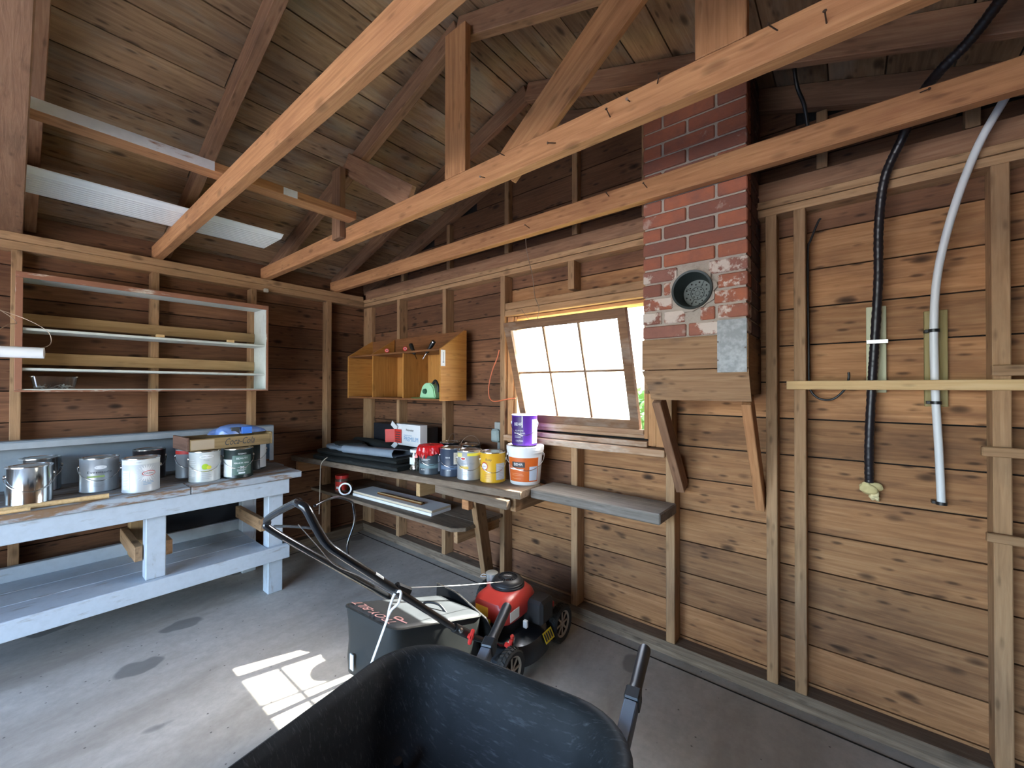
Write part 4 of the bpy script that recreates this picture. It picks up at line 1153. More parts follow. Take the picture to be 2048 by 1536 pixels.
text_flat('lettering', 'MARINE GRADE', .012, M_INK_B, pb, Matrix.Translation((1.10, -.3012, 1.042)) @ Matrix.Rotation(PI / 2, 4, 'X'), width=.10, local=False)
for k_ in range(5):
    box('printed_line', (.945, -.3107, .985 + k_ * .018), (1.01, -.3102, .992 + k_ * .018), M_INK_D, pb)
# jar of screws
def glass_jar(label, loc, r, h, lid_mat, fill):
    t = thing('screw_jar', label, 'jar', loc, 0)
    put('jar_glass', lathe_me([(0, 0), (r, 0), (r, h * .8), (r * .82, h * .92), (r * .82, h)], 28, 'jar'), M_CLEAR, t, Matrix(), local=True)
    put('jar_lid', lathe_me([(r * .9, h * .93), (r * .92, h * 1.06), (0, h * 1.06)], 28, 'lid'), lid_mat, t, Matrix(), local=True)
    vs, fs = [], []; rg = random.Random(9)
    for _ in range(170):
        a = rg.uniform(0, 2 * PI); q_ = r * .9 * math.sqrt(rg.random()); p = Vector((q_ * math.cos(a), q_ * math.sin(a), rg.uniform(.008, h * fill)))
        d = Vector((rg.gauss(0, 1), rg.gauss(0, 1), rg.gauss(0, 1))).normalized() * .010; e = d.orthogonal().normalized() * .0025
        d2 = d.cross(e).normalized() * .0025; k0 = len(vs)
        vs += [p - d - e, p + d - e, p + d + e, p - d + e, p - d - d2, p + d - d2, p + d + d2, p - d + d2]; fs += [(k0, k0 + 1, k0 + 2, k0 + 3), (k0 + 4, k0 + 5, k0 + 6, k0 + 7)]
    o_ = put('screws', mesh('screws', vs, fs), plain('mixed_screws', (.42, .38, .30), .35, .7, noise_amt=.6, nscale=30, dark=(.12, .10, .08)), t, Matrix(), local=True); o_['kind'] = 'stuff'
    return t
j = glass_jar('clear jar half full of screws beside the red topped can', (1.38, -.435, SZ), .045, .145, M_WHITE, .5)
patch_wrap('paper_label', .0455, .05, .10, -1.9, -.9, M_PALE, j)
# cans on the upper tier
M_SLATE = plain('slate_can', (.050, .065, .078), .35)
c = can('slate paint can under a crumpled red cover', (1.528, -.415, SZ), M_SLATE, lid_part=True)
patch_wrap('teal_band', RL, .045, .075, -1.2, .7, plain('teal_print', (.14, .22, .24), .45), c)
patch_wrap('white_panel', RL, .02, .13, .62, 1.45, plain('pale_blue_panel', (.55, .60, .68), .5), c)
text_wrap('lettering', 'BEHR', .014, RL + .0005, .035, -.75, M_INK_W, c)
lines(c, RL + .0005, [.100, .108], -.9, .0, M_INK_W)
rc = thing('red_cover', 'crumpled glossy red plastic cover over a slate can lid', 'cover', (1.528, -.415, SZ + .14))
rv, rf = [], []; rg = random.Random(12); ns = 48
for k_, (rr, zz, amp) in enumerate(((.0, .062, 0), (.045, .064, .004), (.078, .062, .004), (.093, .050, .005), (.097, .025, .006), (.098, .004, .010), (.099, -.012, .018))):
    for i in range(ns):
        a = 2 * PI * i / ns; r2 = rr + amp * math.sin(i * 2.1 + k_) * .6 + rg.uniform(-amp, amp) * .5
        rv.append((r2 * math.cos(a), r2 * math.sin(a), zz + rg.uniform(-amp, amp) * (1.2 if k_ > 4 else .5)))
for k_ in range(6):
    for i in range(ns):
        rf.append((k_ * ns + i, k_ * ns + (i + 1) % ns, (k_ + 1) * ns + (i + 1) % ns, (k_ + 1) * ns + i))
put('cover_skin', mesh('cover', rv, rf), plain('glossy_red_film', (.50, .012, .015), .18), rc, Matrix(), local=True)
c = can('dark navy paint can with a cream tag on its side', (1.692, -.365, SZ), plain('navy_can', (.035, .05, .085), .35), r=.081)
patch_wrap('cream_tag', .0832, .085, .165, .15, .95, plain('cream_tag', (.66, .60, .50), .6), c)
lines(c, .0836, [.10 + .012 * i for i in range(5)], .25, .85, plain('rust_print', (.45, .22, .10), .5))
text_wrap('lettering', 'BEHR', .014, .0815, .130, -.35, M_INK_W, c)
text_wrap('lettering', 'BEHR', .012, .0815, .045, -.25, M_INK_W, c)
patch_wrap('blue_band', .0812, .05, .075, -1.1, 1.1, plain('steel_blue_print', (.10, .15, .24), .45), c)
c = can('silver paint can with yellow top band and yellow stripe', (1.864, -.36, SZ), plain('silver_can', (.42, .43, .45), .35, .35))
patch_wrap('yellow_band', RL, .160, .178, -.2, 1.4, plain('bright_yellow_print', (.75, .68, .06), .5), c)
patch_wrap('yellow_band', RL, .150, .178, -1.3, -.65, plain('cream_yellow_print', (.75, .66, .25), .5), c)
oval_wrap('logo_oval', RL, .142, -.55, .022, .012, M_INK_W, c)
oval_wrap('logo_oval', RL + .0004, .142, -.55, .016, .007, M_INK_R, c)
text_wrap('lettering', 'Speed-Wall', .020, RL, .110, -.2, M_INK_G, c, .10)
patch_wrap('yellow_band', RL, .075, .092, -.9, -.1, plain('amber_print', (.76, .52, .10), .5), c)
lines(c, RL, [.03, .04, .05], -.6, .2, M_INK_G)
M_YEL = plain('yellow_can', (.72, .40, .02), .35)
c = can('bright yellow paint can with red and white oval logo', (2.034, -.315, SZ), M_YEL)
oval_wrap('logo_oval', RL, .105, -.72, .026, .026, M_INK_R, c)
oval_wrap('logo_oval', RL + .0004, .105, -.72, .022, .020, M_INK_W, c)
text_wrap('lettering', 'Glidden', .010, RL + .0008, .105, -.72, M_INK_R, c, .032)
patch_wrap('grey_panel', RL, .02, .125, .25, 1.1, plain('grey_panel_print', (.50, .52, .53), .5), c)
lines(c, RL + .0004, [.03 + .010 * i for i in range(9)], .32, 1.0, M_INK_W, .0018)
text_wrap('lettering', 'Rosy', .022, RL, .148, -.35, M_INK_D, c)
lines(c, RL, [.03, .042, .055], -.7, -.1, plain('orange_print', (.62, .22, .02), .5))
c = can('black can with raised wire handle behind the silver can', (1.68, -.178, SZ), plain('black_can', (.016, .018, .02), .3), bail='up', r=.078, rz=.3)
c = can('black can behind the navy can at the wall', (1.47, -.182, SZ), plain('black_can_matte', (.02, .02, .024), .4), bail='up', r=.078, rz=1.2)
# bucket and the purple can on top
bk = thing('paint_bucket', 'white plastic bucket with a large orange label at the shelf end', 'bucket', (2.224, -.215, SZ), face_rz((2.224, -.215)), None)
CN = .075
put('bucket_body', lathe_me([(0, 0), (.093, 0), (.096, .004), (.096 + CN * .20, .20), (.118, .201), (.119, .222), (.113, .224)], 44, 'bucket'), M_WHITE, bk, Matrix(), local=True)
put('bucket_lid', lathe_me([(.1205, .214), (.1215, .238), (.117, .242), (.109, .236), (0, .235)], 44, 'lid'), M_WHITE, bk, Matrix(), local=True)
patch_wrap('orange_label', .0968, .022, .172, -1.25, .85, plain('orange_label', (.62, .12, .015), .45), bk, 30, CN)
patch_wrap('black_logo_box', .0974, .112, .146, -.85, -.02, M_INK_D, bk, 14, CN)
text_wrap('lettering', 'BEHR', .024, .0980, .130, -.43, M_INK_W, bk, .062, CN)
patch_wrap('white_stripe', .0974, .096, .103, -1.1, -.1, M_INK_W, bk, 14, CN)
patch_wrap('pale_panel', .0974, .03, .118, .25, .8, plain('pale_blue_print', (.50, .56, .66), .5), bk, 10, CN)
lines(bk, .0974, [.04, .06, .07], -.9, .0, plain('pale_orange_print', (.75, .40, .22), .5), .002, CN)
pts = []
for i in range(13):
    a = -PI / 2 + PI * i / 12
    pts.append(((.121) * math.cos(a), .123 * math.sin(a), .185 - .09 * math.cos(a)))
put('bail_handle', tube_me(pts, .002, 6, 'bail', n=2), M_STEEL, bk, Matrix(), local=True)
for s in (-1, 1):
    put('ear', lathe_me([(0, .006), (.011, .005), (.012, 0)], 14, 'ear'), M_WHITE, bk, Matrix.Translation((0, s * .112, .185)) @ Matrix.Rotation(-s * PI / 2, 4, 'X'), local=True)
PUR = (2.218, -.215, SZ + .243)
c = can('deep purple paint can standing on the white bucket lid', PUR, plain('purple_can', (.10, .025, .30), .4), r=.081, lid=plain('white_can_lid', (.8, .8, .8), .4))
patch_wrap('dark_purple_field', .0815, .012, .182, -1.3, -.15, plain('dark_purple_print', (.045, .012, .13), .45), c)
patch_wrap('mint_panel', .0815, .012, .165, .62, 1.35, plain('mint_print', (.60, .75, .72), .5), c)
text_wrap('lettering', 'BEHR', .028, .0822, .135, -.52, M_INK_W, c, .062)
text_wrap('lettering', 'ALL-IN-ONE', .013, .0822, .095, -.45, M_INK_W, c, .060)
text_wrap('lettering', 'PAINT & PRIMER', .013, .0822, .078, -.42, M_INK_W, c, .078)
lines(c, .0822, [.052, .060], -.85, -.05, M_PALE)
text_wrap('lettering', 'CAUTION', .013, .0822, .030, -.42, M_INK_W, c, .05)
patch_wrap('paint_drip', .0824, .115, .19, -.22, -.14, M_INK_W, c, 4)
# things on the lower tier
jr = thing('lidded_jar', 'clear jar with red lid at the corner of the lower plank', 'jar', (.44, -.50, .53))
put('jar_body', lathe_me([(0, 0), (.055, 0), (.058, .01), (.058, .10), (.05, .115), (.05, .12)], 30, 'jar'), plain('murky_jar', (.16, .09, .07), .25), jr, Matrix(), local=True)
put('jar_lid', lathe_me([(.054, .112), (.056, .14), (0, .142)], 30, 'lid'), M_REDP, jr, Matrix(), local=True)
patch_wrap('label', .0585, .02, .09, -1.6, .2, M_INK_R, jr)
patch_wrap('label_print', .0588, .03, .05, -1.4, -.6, M_PALE, jr)
tp = thing('tape_ring', 'silver tape roll standing on edge beside the red lidded jar', 'tape roll', (.585, -.545, .531))
AX = Vector((.75, -.66, 0))
put('tape_band', lathe_me([(.040, -.024), (.052, -.024), (.052, .024), (.040, .024), (.040, -.024)], 40, 'tape'), M_TIN, tp, Matrix.Translation((0, 0, .0525)) @ AX.to_track_quat('Z', 'Y').to_matrix().to_4x4(), local=True)
wbd = thing('white_board', 'white faced chipboard offcut lying on the lower plank', 'board', (1.12, -.40, .531))
ang_b = math.atan2(-.458 + .515, 1.625 - .694)
BM_ = Matrix.Rotation(ang_b, 4, 'Z')
lbox('board_core', (-.47, -.095, .0), (.47, .10, .021), M_WHITE, wbd, BM_)
lbox('board_core', (-.47, -.090, .0225), (.47, .10, .038), plain('chipboard_edge', (.62, .52, .38), .8), wbd, BM_)
lbox('white_face', (-.47, -.090, .0385), (.47, .10, .0395), M_WHITE, wbd, BM_, bev=0)
bmz = thing('brown_moulding', 'short dark varnished wood moulding lying on the white board', 'moulding', (1.18, -.40, .571))
lbox('moulding_body', (-.27, -.04, 0), (.25, .0, .012), wood('varnished_moulding', (.05, .018, .006), (.13, .05, .015), (.24, .10, .03), knots=0, stain=.1, vary=.1, rough=.25), bmz, BM_)
lbox('moulding_bead', (-.27, -.04, .012), (.25, -.024, .018), W_RAIL, bmz, BM_)
# string hanging from the tarp in front of the shelves
o = tube('hanging_string', [(.62, -.72, .87), (.60, -.76, .82), (.595, -.765, .70), (.59, -.765, .55), (.58, -.765, .42)], .003, plain('string', (.55, .48, .38), .8), None, 6); tag(o, 'pale string dangling from the tarp past both planks', 'string')

# ------------------------------------------------------------------ wiring on the back wall
ob = thing('junction_box', 'grey wall junction box with a clear cover beside the window stud', 'electrical box', (1.85, -.05, 1.03))
box('back_box', (1.815, -.06, 1.085), (1.872, -.001, 1.175), plain('grey_box_plastic', (.30, .32, .31), .5), ob, bev=.004)
box('clear_cover', (1.80, -.088, 1.03), (1.875, -.03, 1.125), plain('cloudy_cover', (.30, .38, .38), .15, noise_amt=.4, nscale=20, dark=(.15, .2, .2)), ob, bev=.012)
box('conduit_stub', (1.835, -.05, .93), (1.86, -.02, 1.029), plain('grey_conduit', (.25, .26, .25), .5), ob, bev=.004)
o = tube('orange_cord', [(1.893, -.094, 1.70), (1.878, -.10, 1.64), (1.834, -.10, 1.557), (1.80, -.10, 1.45), (1.80, -.10, 1.37), (1.834, -.10, 1.332), (1.90, -.10, 1.333), (1.96, -.10, 1.345), (2.0, -.068, 1.352), (2.02, -.062, 1.352)], .004, plain('orange_cord_jacket', (.62, .16, .07), .4), None, 8)
tag(o, 'thin orange cord looped beside the window frame', 'cord')
# right-hand bay
M_CONDUIT = plain('black_conduit', (.012, .010, .013), .35)
cdp = [(3.903, -.028, 1.035), (3.903, -.045, 1.21), (3.912, -.055, 1.44), (3.921, -.055, 1.615), (3.933, -.065, 1.87), (3.935, -.085, 2.09), (3.953, -.118, 2.27), (4.005, -.16, 2.40), (4.03, -.27, 2.455), (4.075, -.375, 2.478), (4.13, -.44, 2.505), (4.18, -.52, 2.545), (4.21, -.60, 2.56), (4.22, -.75, 2.57)]
cd = thing('conduit_hose', 'black corrugated hose running up the wall and over into the rafters', 'hose', (3.9, -.03, 1.03))
rad = []
for i in range(220): rad.append(.0165 if i % 2 else .0148)
tube('hose_run', cdp, .016, M_CONDUIT, cd, 12, n=22, radii=rad)
box('strap', (3.895, -.078, 1.612), (3.962, -.071, 1.628), M_STEEL, cd, bev=.001)
for x in (3.899, 3.951):
    box('strap_foot', (x, -.072, 1.612), (x + .008, -.021, 1.628), M_STEEL, cd)
fo = thing('foam_plug', 'pale yellow expanding foam lump around the hose end', 'foam', (3.905, -.03, 1.0))
put('foam_lump', blob_me(.032, .022, .024, 7, .35, 3, False), plain('cured_foam', (.62, .52, .26), .9, noise_amt=.4, nscale=40, dark=(.42, .33, .13)), fo, Matrix.Translation((-.004, .006, .012)), local=True)
put('foam_lump', blob_me(.016, .016, .022, 8, .35, 3, False), plain('cured_foam_pale', (.66, .56, .32), .9), fo, Matrix.Translation((.014, .008, -.018)) , local=True)
wp = thing('white_conduit', 'bent white plastic conduit pipe strapped to the wall', 'pipe', (4.1, -.04, .98))
tube('pipe_run', [(4.113, -.030, .985), (4.106, -.040, 1.19), (4.096, -.052, 1.42), (4.093, -.058, 1.67), (4.100, -.065, 1.84), (4.120, -.08, 1.985), (4.154, -.105, 2.145), (4.204, -.115, 2.31), (4.262, -.118, 2.44), (4.285, -.12, 2.50)], .0125, plain('white_conduit_pvc', (.68, .70, .71), .4), wp, 14)
for z_, y_, x_ in ((1.652, -.058, 4.093), (1.374, -.049, 4.098), (.985, -.03, 4.113)):
    put('pipe_clip', lathe_me([(.0130, -.006), (.0165, -.006), (.0165, .006), (.0130, .006)], 20, 'clip'), M_BLACK, wp, Matrix.Translation((x_, y_, z_)))
    box('clip_screw', (x_ - .026, y_ + .004, z_ - .006), (x_ - .014, -.021 if z_ > 1 else -.001, z_ + .006), M_BLACK, wp, bev=.001)
M_GRNBD = wood('pale_treated_board', (.40, .40, .24), (.52, .52, .34), (.60, .60, .42), knots=.15, stain=.1, vary=.05)
M_GRNBD2 = wood('olive_treated_board', (.20, .15, .06), (.30, .24, .10), (.38, .32, .16), knots=.15, stain=.2, vary=.05)
for (x0, x1, z0, z1, m_, lb) in ((3.896, 3.959, 1.411, 1.772, M_GRNBD, 'pale green treated board behind the black hose on the wall'), (4.07, 4.135, 1.358, 1.735, M_GRNBD2, 'olive treated board behind the white conduit on the wall')):
    o = box('mounting_board', (x0, -.02, z0), (x1, -.0005, z1), m_, None, bev=.002); tag(o, lb, 'board')
o = box('pine_slat', (3.622, -.111, 1.423), (4.70, -.0915, 1.461), W_PINE, None, bev=.002); tag(o, 'long pale pine slat nailed level across the wall studs', 'slat')
for (x0, z0, z1, lb) in ((4.205, 1.188, 1.222, 'short weathered batten on the end stud, middle of three'), (4.215, .885, .917, 'short weathered batten on the end stud, lowest of three'), (4.23, 1.474, 1.512, 'short brown batten on the end stud just above the pine slat')):
    o = box('wall_batten', (x0, -.115, z0), (4.70, -.0915, z1), W_STUD, None, bev=.003); tag(o, lb, 'batten', 'battens on the end stud')
o = tube('black_cable', [(3.745, -.05, 2.18), (3.735, -.05, 2.165), (3.708, -.05, 2.09), (3.699, -.05, 2.05), (3.698, -.05, 1.83), (3.700, -.05, 1.60), (3.702, -.05, 1.443), (3.722, -.05, 1.395), (3.755, -.05, 1.378), (3.79, -.05, 1.385), (3.825, -.06, 1.425), (3.838, -.075, 1.47), (3.838, -.075, 1.496)], .0045, M_BLACK, None, 8)
tag(o, 'thin black cable stapled down a stud beside the chimney', 'cable')
o = tube('roof_cable', [(3.66, -.30, 2.92), (3.67, -.32, 2.78), (3.68, -.30, 2.66), (3.70, -.25, 2.60), (3.71, -.2, 2.52)], .007, M_BLACK, None, 8); tag(o, 'black cable dangling in the dark roof corner past the chimney', 'cable')
pg = box('wall_plug', (.092, -1.01, 2.215), (.125, -.975, 2.245), plain('ivory_fitting', (.5, .47, .4), .5), None, bev=.006); tag(pg, 'small ivory fitting on the top plate above the shelf box', 'fitting')

# ------------------------------------------------------------------ lawn mower
mw = thing('lawn_mower', 'black push mower with red engine and folding handle', 'lawn mower', (2.325, -.590, 0), R(4))
M_DECK = plain('black_deck_steel', (.016, .022, .030), .3, noise_amt=.35, nscale=10, dark=(.05, .05, .045), coat=.3)
M_RED = plain('red_engine_shroud', (.50, .045, .035), .32)
M_TYRE = plain('black_tyre', (.022, .022, .022), .7)
M_HUB = plain('beige_wheel', (.42, .38, .32), .5)
M_ENG = plain('black_engine_casting', (.02, .02, .022), .45)
def superring(a, b, z, n=2.0, m=40, cx=0.0, cy=0.0):
    out = []
    for i in range(m):
        t = 2 * PI * i / m; c_, s_ = math.cos(t), math.sin(t)
        out.append((cx + a * math.copysign(abs(c_) ** (2 / n), c_), cy + b * math.copysign(abs(s_) ** (2 / n), s_), z))
    return out
def loft_me(rings, cap0=True, cap1=True, name='loft', smooth=40):
    m = len(rings[0]); vs = [v for r_ in rings for v in r_]; fs = []
    for k_ in range(len(rings) - 1):
        for i in range(m):
            fs.append((k_ * m + i, k_ * m + (i + 1) % m, (k_ + 1) * m + (i + 1) % m, (k_ + 1) * m + i))
    if cap0: fs.append(tuple(range(m))[::-1])
    if cap1: fs.append(tuple(range((len(rings) - 1) * m, len(rings) * m)))
    me = mesh(name, vs, fs)
    if smooth: shade(me, smooth)
    return me
deck_rings = [superring(.235, .30, .055, 3.2, 48), superring(.245, .31, .075, 3.2, 48), superring(.24, .305, .125, 3.2, 48), superring(.225, .285, .155, 3.0, 48), superring(.19, .24, .172, 2.6, 48), superring(.12, .14, .178, 2.2, 48)]
put('deck', loft_me(deck_rings, name='deck'), M_DECK, mw, Matrix(), local=True)
# side discharge bulge and chute ridge
put('deck_bulge', loft_me([superring(.12, .17, .06, 2.5, 32, .18, -.02), superring(.12, .17, .11, 2.5, 32, .18, -.02), superring(.105, .15, .150, 2.5, 32, .175, -.02), superring(.06, .09, .170, 2.2, 32, .16, -.02)], name='deck_bulge'), M_DECK, mw, Matrix(), local=True)
M_YLAB = plain('yellow_warning_label', (.82, .66, .03), .45)
_a = R(28)
lm = Matrix(((0, -math.sin(_a), math.cos(_a), .297), (1, 0, 0, .045), (0, math.cos(_a), math.sin(_a), .132), (0, 0, 0, 1)))
yl = lbox('warning_label', (-.042, -.026, 0), (.042, .026, .0015), M_YLAB, mw, lm, bev=0)
for k_ in range(4):
    lbox('label_print', (-.036 + .019 * k_, -.018, .0016), (-.024 + .019 * k_, .018, .002), M_INK_D, mw, lm, bev=0)
def wheel(x, y, s, r):
    w = put('wheel', lathe_me([(r * .72, -.020), (r * .92, -.026), (r, -.018), (r, .018), (r * .92, .026), (r * .72, .020)], 44, 'tyre'), M_TYRE, mw, Matrix.Translation((x, y, r)) @ Matrix.Rotation(PI / 2, 4, 'Y'), local=True)
    # tread blocks
    tv, tf = [], []
    for i in range(30):
        for half in (-1, 1):
            a = 2 * PI * (i + (.5 if half > 0 else 0)) / 30; da = .055
            k0 = len(tv)
            for rr in (r - .001, r + .004):
                for aa, zz in ((a - da, half * .002), (a + da, half * .002), (a + da + .07, half * .019), (a - da + .07, half * .019)):
                    tv.append((rr * math.cos(aa), rr * math.sin(aa), zz))
            tf += [(k0 + 4, k0 + 5, k0 + 6, k0 + 7), (k0, k0 + 1, k0 + 5, k0 + 4), (k0 + 1, k0 + 2, k0 + 6, k0 + 5), (k0 + 2, k0 + 3, k0 + 7, k0 + 6), (k0 + 3, k0, k0 + 4, k0 + 7)]
    put('tread', mesh('tread', tv, tf), M_TYRE, w, Matrix(), local=True)
    put('rim', lathe_me([(r * .62, s * .012), (r * .72, s * .019), (r * .76, s * .018)], 40, 'rim'), M_HUB, w, Matrix(), local=True)
    put('dish', lathe_me([(0, s * .004), (r * .70, s * .004)], 32, 'dish', smooth=0), M_TYRE, w, Matrix(), local=True)
    put('hub', lathe_me([(r * .20, s * .008), (r * .16, s * .020), (0, s * .021)], 24, 'hub'), M_HUB, w, Matrix(), local=True)
    for i in range(8):
        a = 2 * PI * i / 8
        put('spoke', box_me(r * .52, .011, .006, .002), M_HUB, w, Matrix.Rotation(a, 4, 'Z') @ Matrix.Translation((r * .42, 0, s * .013)), local=True)
for x, y, s in ((.262, .235, 1), (-.262, .235, -1), (.262, -.255, 1), (-.262, -.255, -1)):
    wheel(x, y, s, .098)
    put('wheel_bracket', box_me(.05, .10, .05, .008), M_DECK, mw, Matrix.Translation((x - s * .05, y, .125)), local=True)
# height levers
for x, y in ((.235, .215), (.235, -.175)):
    put('height_lever', tube_me([(x, y - .02, .12), (x, y - .02, .20)], .006, 8, 'lever', curve=False), M_ENG, mw, Matrix(), local=True)
    put('lever_knob', lathe_me([(0, -.012), (.008, -.01), (.010, .012), (.005, .018), (0, .019)], 12, 'knob'), M_RED, mw, Matrix.Translation((x, y - .02, .212)), local=True)
# engine
ECX, ECY = .085, -.05
put('engine_block', loft_me([superring(.085, .10, .17, 3, 32, ECX, ECY), superring(.095, .115, .215, 3, 32, ECX, ECY), superring(.105, .13, .25, 3, 32, ECX, ECY)], name='block'), M_ENG, mw, Matrix(), local=True)
put('engine_shroud', loft_me([superring(.112, .145, .245, 4.5, 48, ECX, ECY), superring(.118, .152, .262, 4.5, 48, ECX, ECY), superring(.118, .152, .315, 4.5, 48, ECX, ECY), superring(.110, .143, .340, 4, 48, ECX, ECY), superring(.093, .118, .358, 3, 48, ECX, ECY + .01), superring(.082, .09, .366, 2.4, 48, ECX, ECY + .025)], name='shroud'), M_RED, mw, Matrix(), local=True)
FX, FY = ECX - .005, ECY + .03
put('fan_cover', lathe_me([(.088, .0), (.088, .012), (.080, .030), (.062, .042), (.052, .044), (.052, .038), (.060, .034), (.074, .022), (.08, .0)], 40, 'fan_ring'), M_ENG, mw, Matrix.Translation((FX, FY, .362)), local=True)
put('fan_disc', lathe_me([(.030, .043), (.028, .047), (0, .048)], 28, 'fan_disc'), M_ENG, mw, Matrix.Translation((FX, FY, .362)), local=True)
gv_, gf_ = [], []
for i in range(26):
    a = 2 * PI * i / 26; c_, s_ = math.cos(a), math.sin(a); k0 = len(gv_)
    for rr, zz in ((.027, .045), (.055, .044), (.055, .036), (.027, .038)):
        for w_ in (-.0022, .0022):
            gv_.append((rr * c_ - w_ * s_, rr * s_ + w_ * c_, zz))
    gf_ += [(k0, k0 + 1, k0 + 3, k0 + 2), (k0 + 2, k0 + 3, k0 + 5, k0 + 4), (k0, k0 + 2, k0 + 4, k0 + 6), (k0 + 1, k0 + 7, k0 + 5, k0 + 3)]
fg = put('fan_grille', mesh('fan_grille', gv_, gf_), M_ENG, mw, Matrix.Translation((FX, FY, .362)), local=True)
for k_, (r_, z_) in enumerate(((.0885, .004), (.0875, .012), (.083, .022), (.073, .034))):
    put('fan_ridge', lathe_me([(r_, z_ - .0025), (r_ + .003, z_), (r_, z_ + .0025)], 40, 'ridge'), M_ENG, mw, Matrix.Translation((FX, FY, .362)), local=True)
ZT = Matrix.Translation((FX, FY, .4105))
text_flat('lettering', 'HONDA', .018, M_INK_W, mw, ZT @ Matrix.Rotation(R(25), 4, 'Z'), width=.042)
lbox('orange_label', (ECX - .075, ECY - .1535, .270), (ECX + .005, ECY - .1525, .318), plain('amber_label', (.85, .45, .05), .45), mw, bev=0)
lbox('yellow_label', (ECX - .085, ECY - .1538, .244), (ECX + .02, ECY - .1528, .262), M_YLAB, mw, bev=0)
lbox('white_label', (ECX + .1185, ECY - .12, .262), (ECX + .1195, ECY - .04, .312), M_PALE, mw, bev=0)
lbox('muffler_box', (ECX + .055, ECY + .04, .19), (ECX + .205, ECY + .165, .315), M_ENG, mw, bev=.015)
lbox('pull_tag', (ECX + .125, ECY - .02, .195), (ECX + .15, ECY + .0, .235), M_WHITE, mw, bev=.005)
put('fuel_cap', lathe_me([(.028, 0), (.030, .004), (.030, .034), (.034, .036), (.034, .046), (.026, .050), (0, .048)], 24, 'fuel_cap'), plain('clear_fuel_cap', (.60, .60, .56), .2, .5), mw, Matrix.Translation((ECX - .115, ECY + .03, .352)), local=True)
put('fuel_neck', lathe_me([(.034, .0), (.030, .05)], 24, 'neck'), M_RED, mw, Matrix.Translation((ECX - .11, ECY + .03, .31)), local=True)
put('cap_tether', tube_me([(ECX - .14, ECY + .03, .375), (ECX - .17, ECY + .02, .378), (ECX - .17, ECY + .0, .372), (ECX - .145, ECY + .015, .372)], .002, 6, 'tether'), M_WHITE, mw, Matrix(), local=True)
# handle, in world coordinates
def wtube(name, pts, r, mat, seg=12, n=6, radii=None, curve=True): return tube(name, pts, r, mat, mw, seg, curve, n, radii)
M_TUBE = plain('black_handle_tube', (.010, .011, .013), .22, coat=.4)
wtube('handle_tube', [(2.54, -.78, .165), (2.53, -.852, .211), (2.522, -1.064, .362), (2.52, -1.376, .650), (2.52, -1.60, .857), (2.52, -1.66, .918), (2.52, -1.695, .98), (2.515, -1.724, 1.045), (2.47, -1.73, 1.056), (2.38, -1.695, 1.036), (2.22, -1.685, .975), (2.08, -1.676, .915), (2.05, -1.668, .888), (2.05, -1.65, .853), (2.05, -1.40, .632), (2.05, -1.131, .396), (2.06, -.95, .25), (2.07, -.80, .165)], .0135, M_TUBE, n=7)
wtube('control_bail', [(2.50, -1.69, 1.045), (2.44, -1.62, 1.04), (2.32, -1.515, 1.005), (2.25, -1.425, .958), (2.245, -1.412, .93), (2.25, -1.41, .867), (2.25, -1.44, .783), (2.25, -1.431, .722)], .0048, M_TUBE, 8)
wtube('control_cable', [(2.46, -1.725, .985), (2.455, -1.66, .895), (2.45, -1.596, .808), (2.47, -1.50, .735), (2.51, -1.36, .615), (2.53, -1.2, .47)], .0017, M_STEEL, 6)
wtube('control_rod', [(2.51, -1.695, .975), (2.35, -1.69, .945), (2.15, -1.68, .90)], .005, M_TUBE, 8)
wtube('control_cable', [(2.07, -1.62, .812), (2.08, -1.30, .525), (2.09, -1.10, .35), (2.12, -.95, .25)], .0017, M_STEEL, 6)
put('white_sticker', lathe_me([(.0142, -.022), (.0142, .022)], 16, 'sticker', a0=-1.2, a1=1.2), M_PALE, mw, Matrix.Translation((2.52, -1.475, .742)) @ (Vector((0, -.285, .265)).to_track_quat('Z', 'X').to_matrix().to_4x4()))
put('cord_guide', box_me(.085, .028, .034, .008), M_BLACK, mw, Matrix.Translation((2.515, -1.36, .655)) @ Matrix.Rotation(R(90), 4, 'Z') @ Matrix.Rotation(R(35), 4, 'Y'))
wtube('starter_cord', [(2.42, -.64, .395), (2.46, -1.0, .52), (2.515, -1.345, .655)], .0018, M_WHITE, 6)
wtube('lower_bracket', [(2.527, -1.00, .315), (2.522, -1.10, .395)], .019, M_BLACK, 12, curve=False)
for yy, zz, xx in ((-1.03, .335, 2.555), (-.79, .185, 2.575)):
    put('wing_knob', box_me(.018, .018, .062, .006), M_REDP, mw, Matrix.Translation((xx, yy, zz)) @ Matrix.Rotation(R(-25), 4, 'X'))
    put('wing_knob', lathe_me([(.011, -.02), (.013, .01), (0, .012)], 14, 'knob'), M_REDP, mw, Matrix.Translation((xx - .005, yy, zz)) @ Matrix.Rotation(PI / 2, 4, 'Y'))
put('bolt', lathe_me([(.011, -.004), (.011, .003), (.006, .008), (0, .008)], 12, 'bolt'), M_STEEL, mw, Matrix.Translation((2.548, -1.085, .385)) @ Matrix.Rotation(PI / 2, 4, 'Y'))
# rear door over the bag mouth
put('rear_door', loft_me([[(2.14, -.875, .385), (2.30, -.885, .390), (2.50, -.875, .325), (2.525, -.86, .275), (2.51, -.83, .17), (2.33, -.82, .205), (2.13, -.83, .19), (2.12, -.86, .31)],
                          [(2.14, -.863, .385), (2.30, -.873, .390), (2.49, -.863, .325), (2.513, -.848, .275), (2.50, -.818, .17), (2.33, -.808, .205), (2.14, -.818, .19), (2.13, -.848, .31)]], name='rear_door', smooth=30), M_BLACK, mw)
wtube('door_edge', [(2.14, -.878, .388), (2.30, -.888, .393), (2.50, -.878, .328)], .003, M_STEEL, 6)
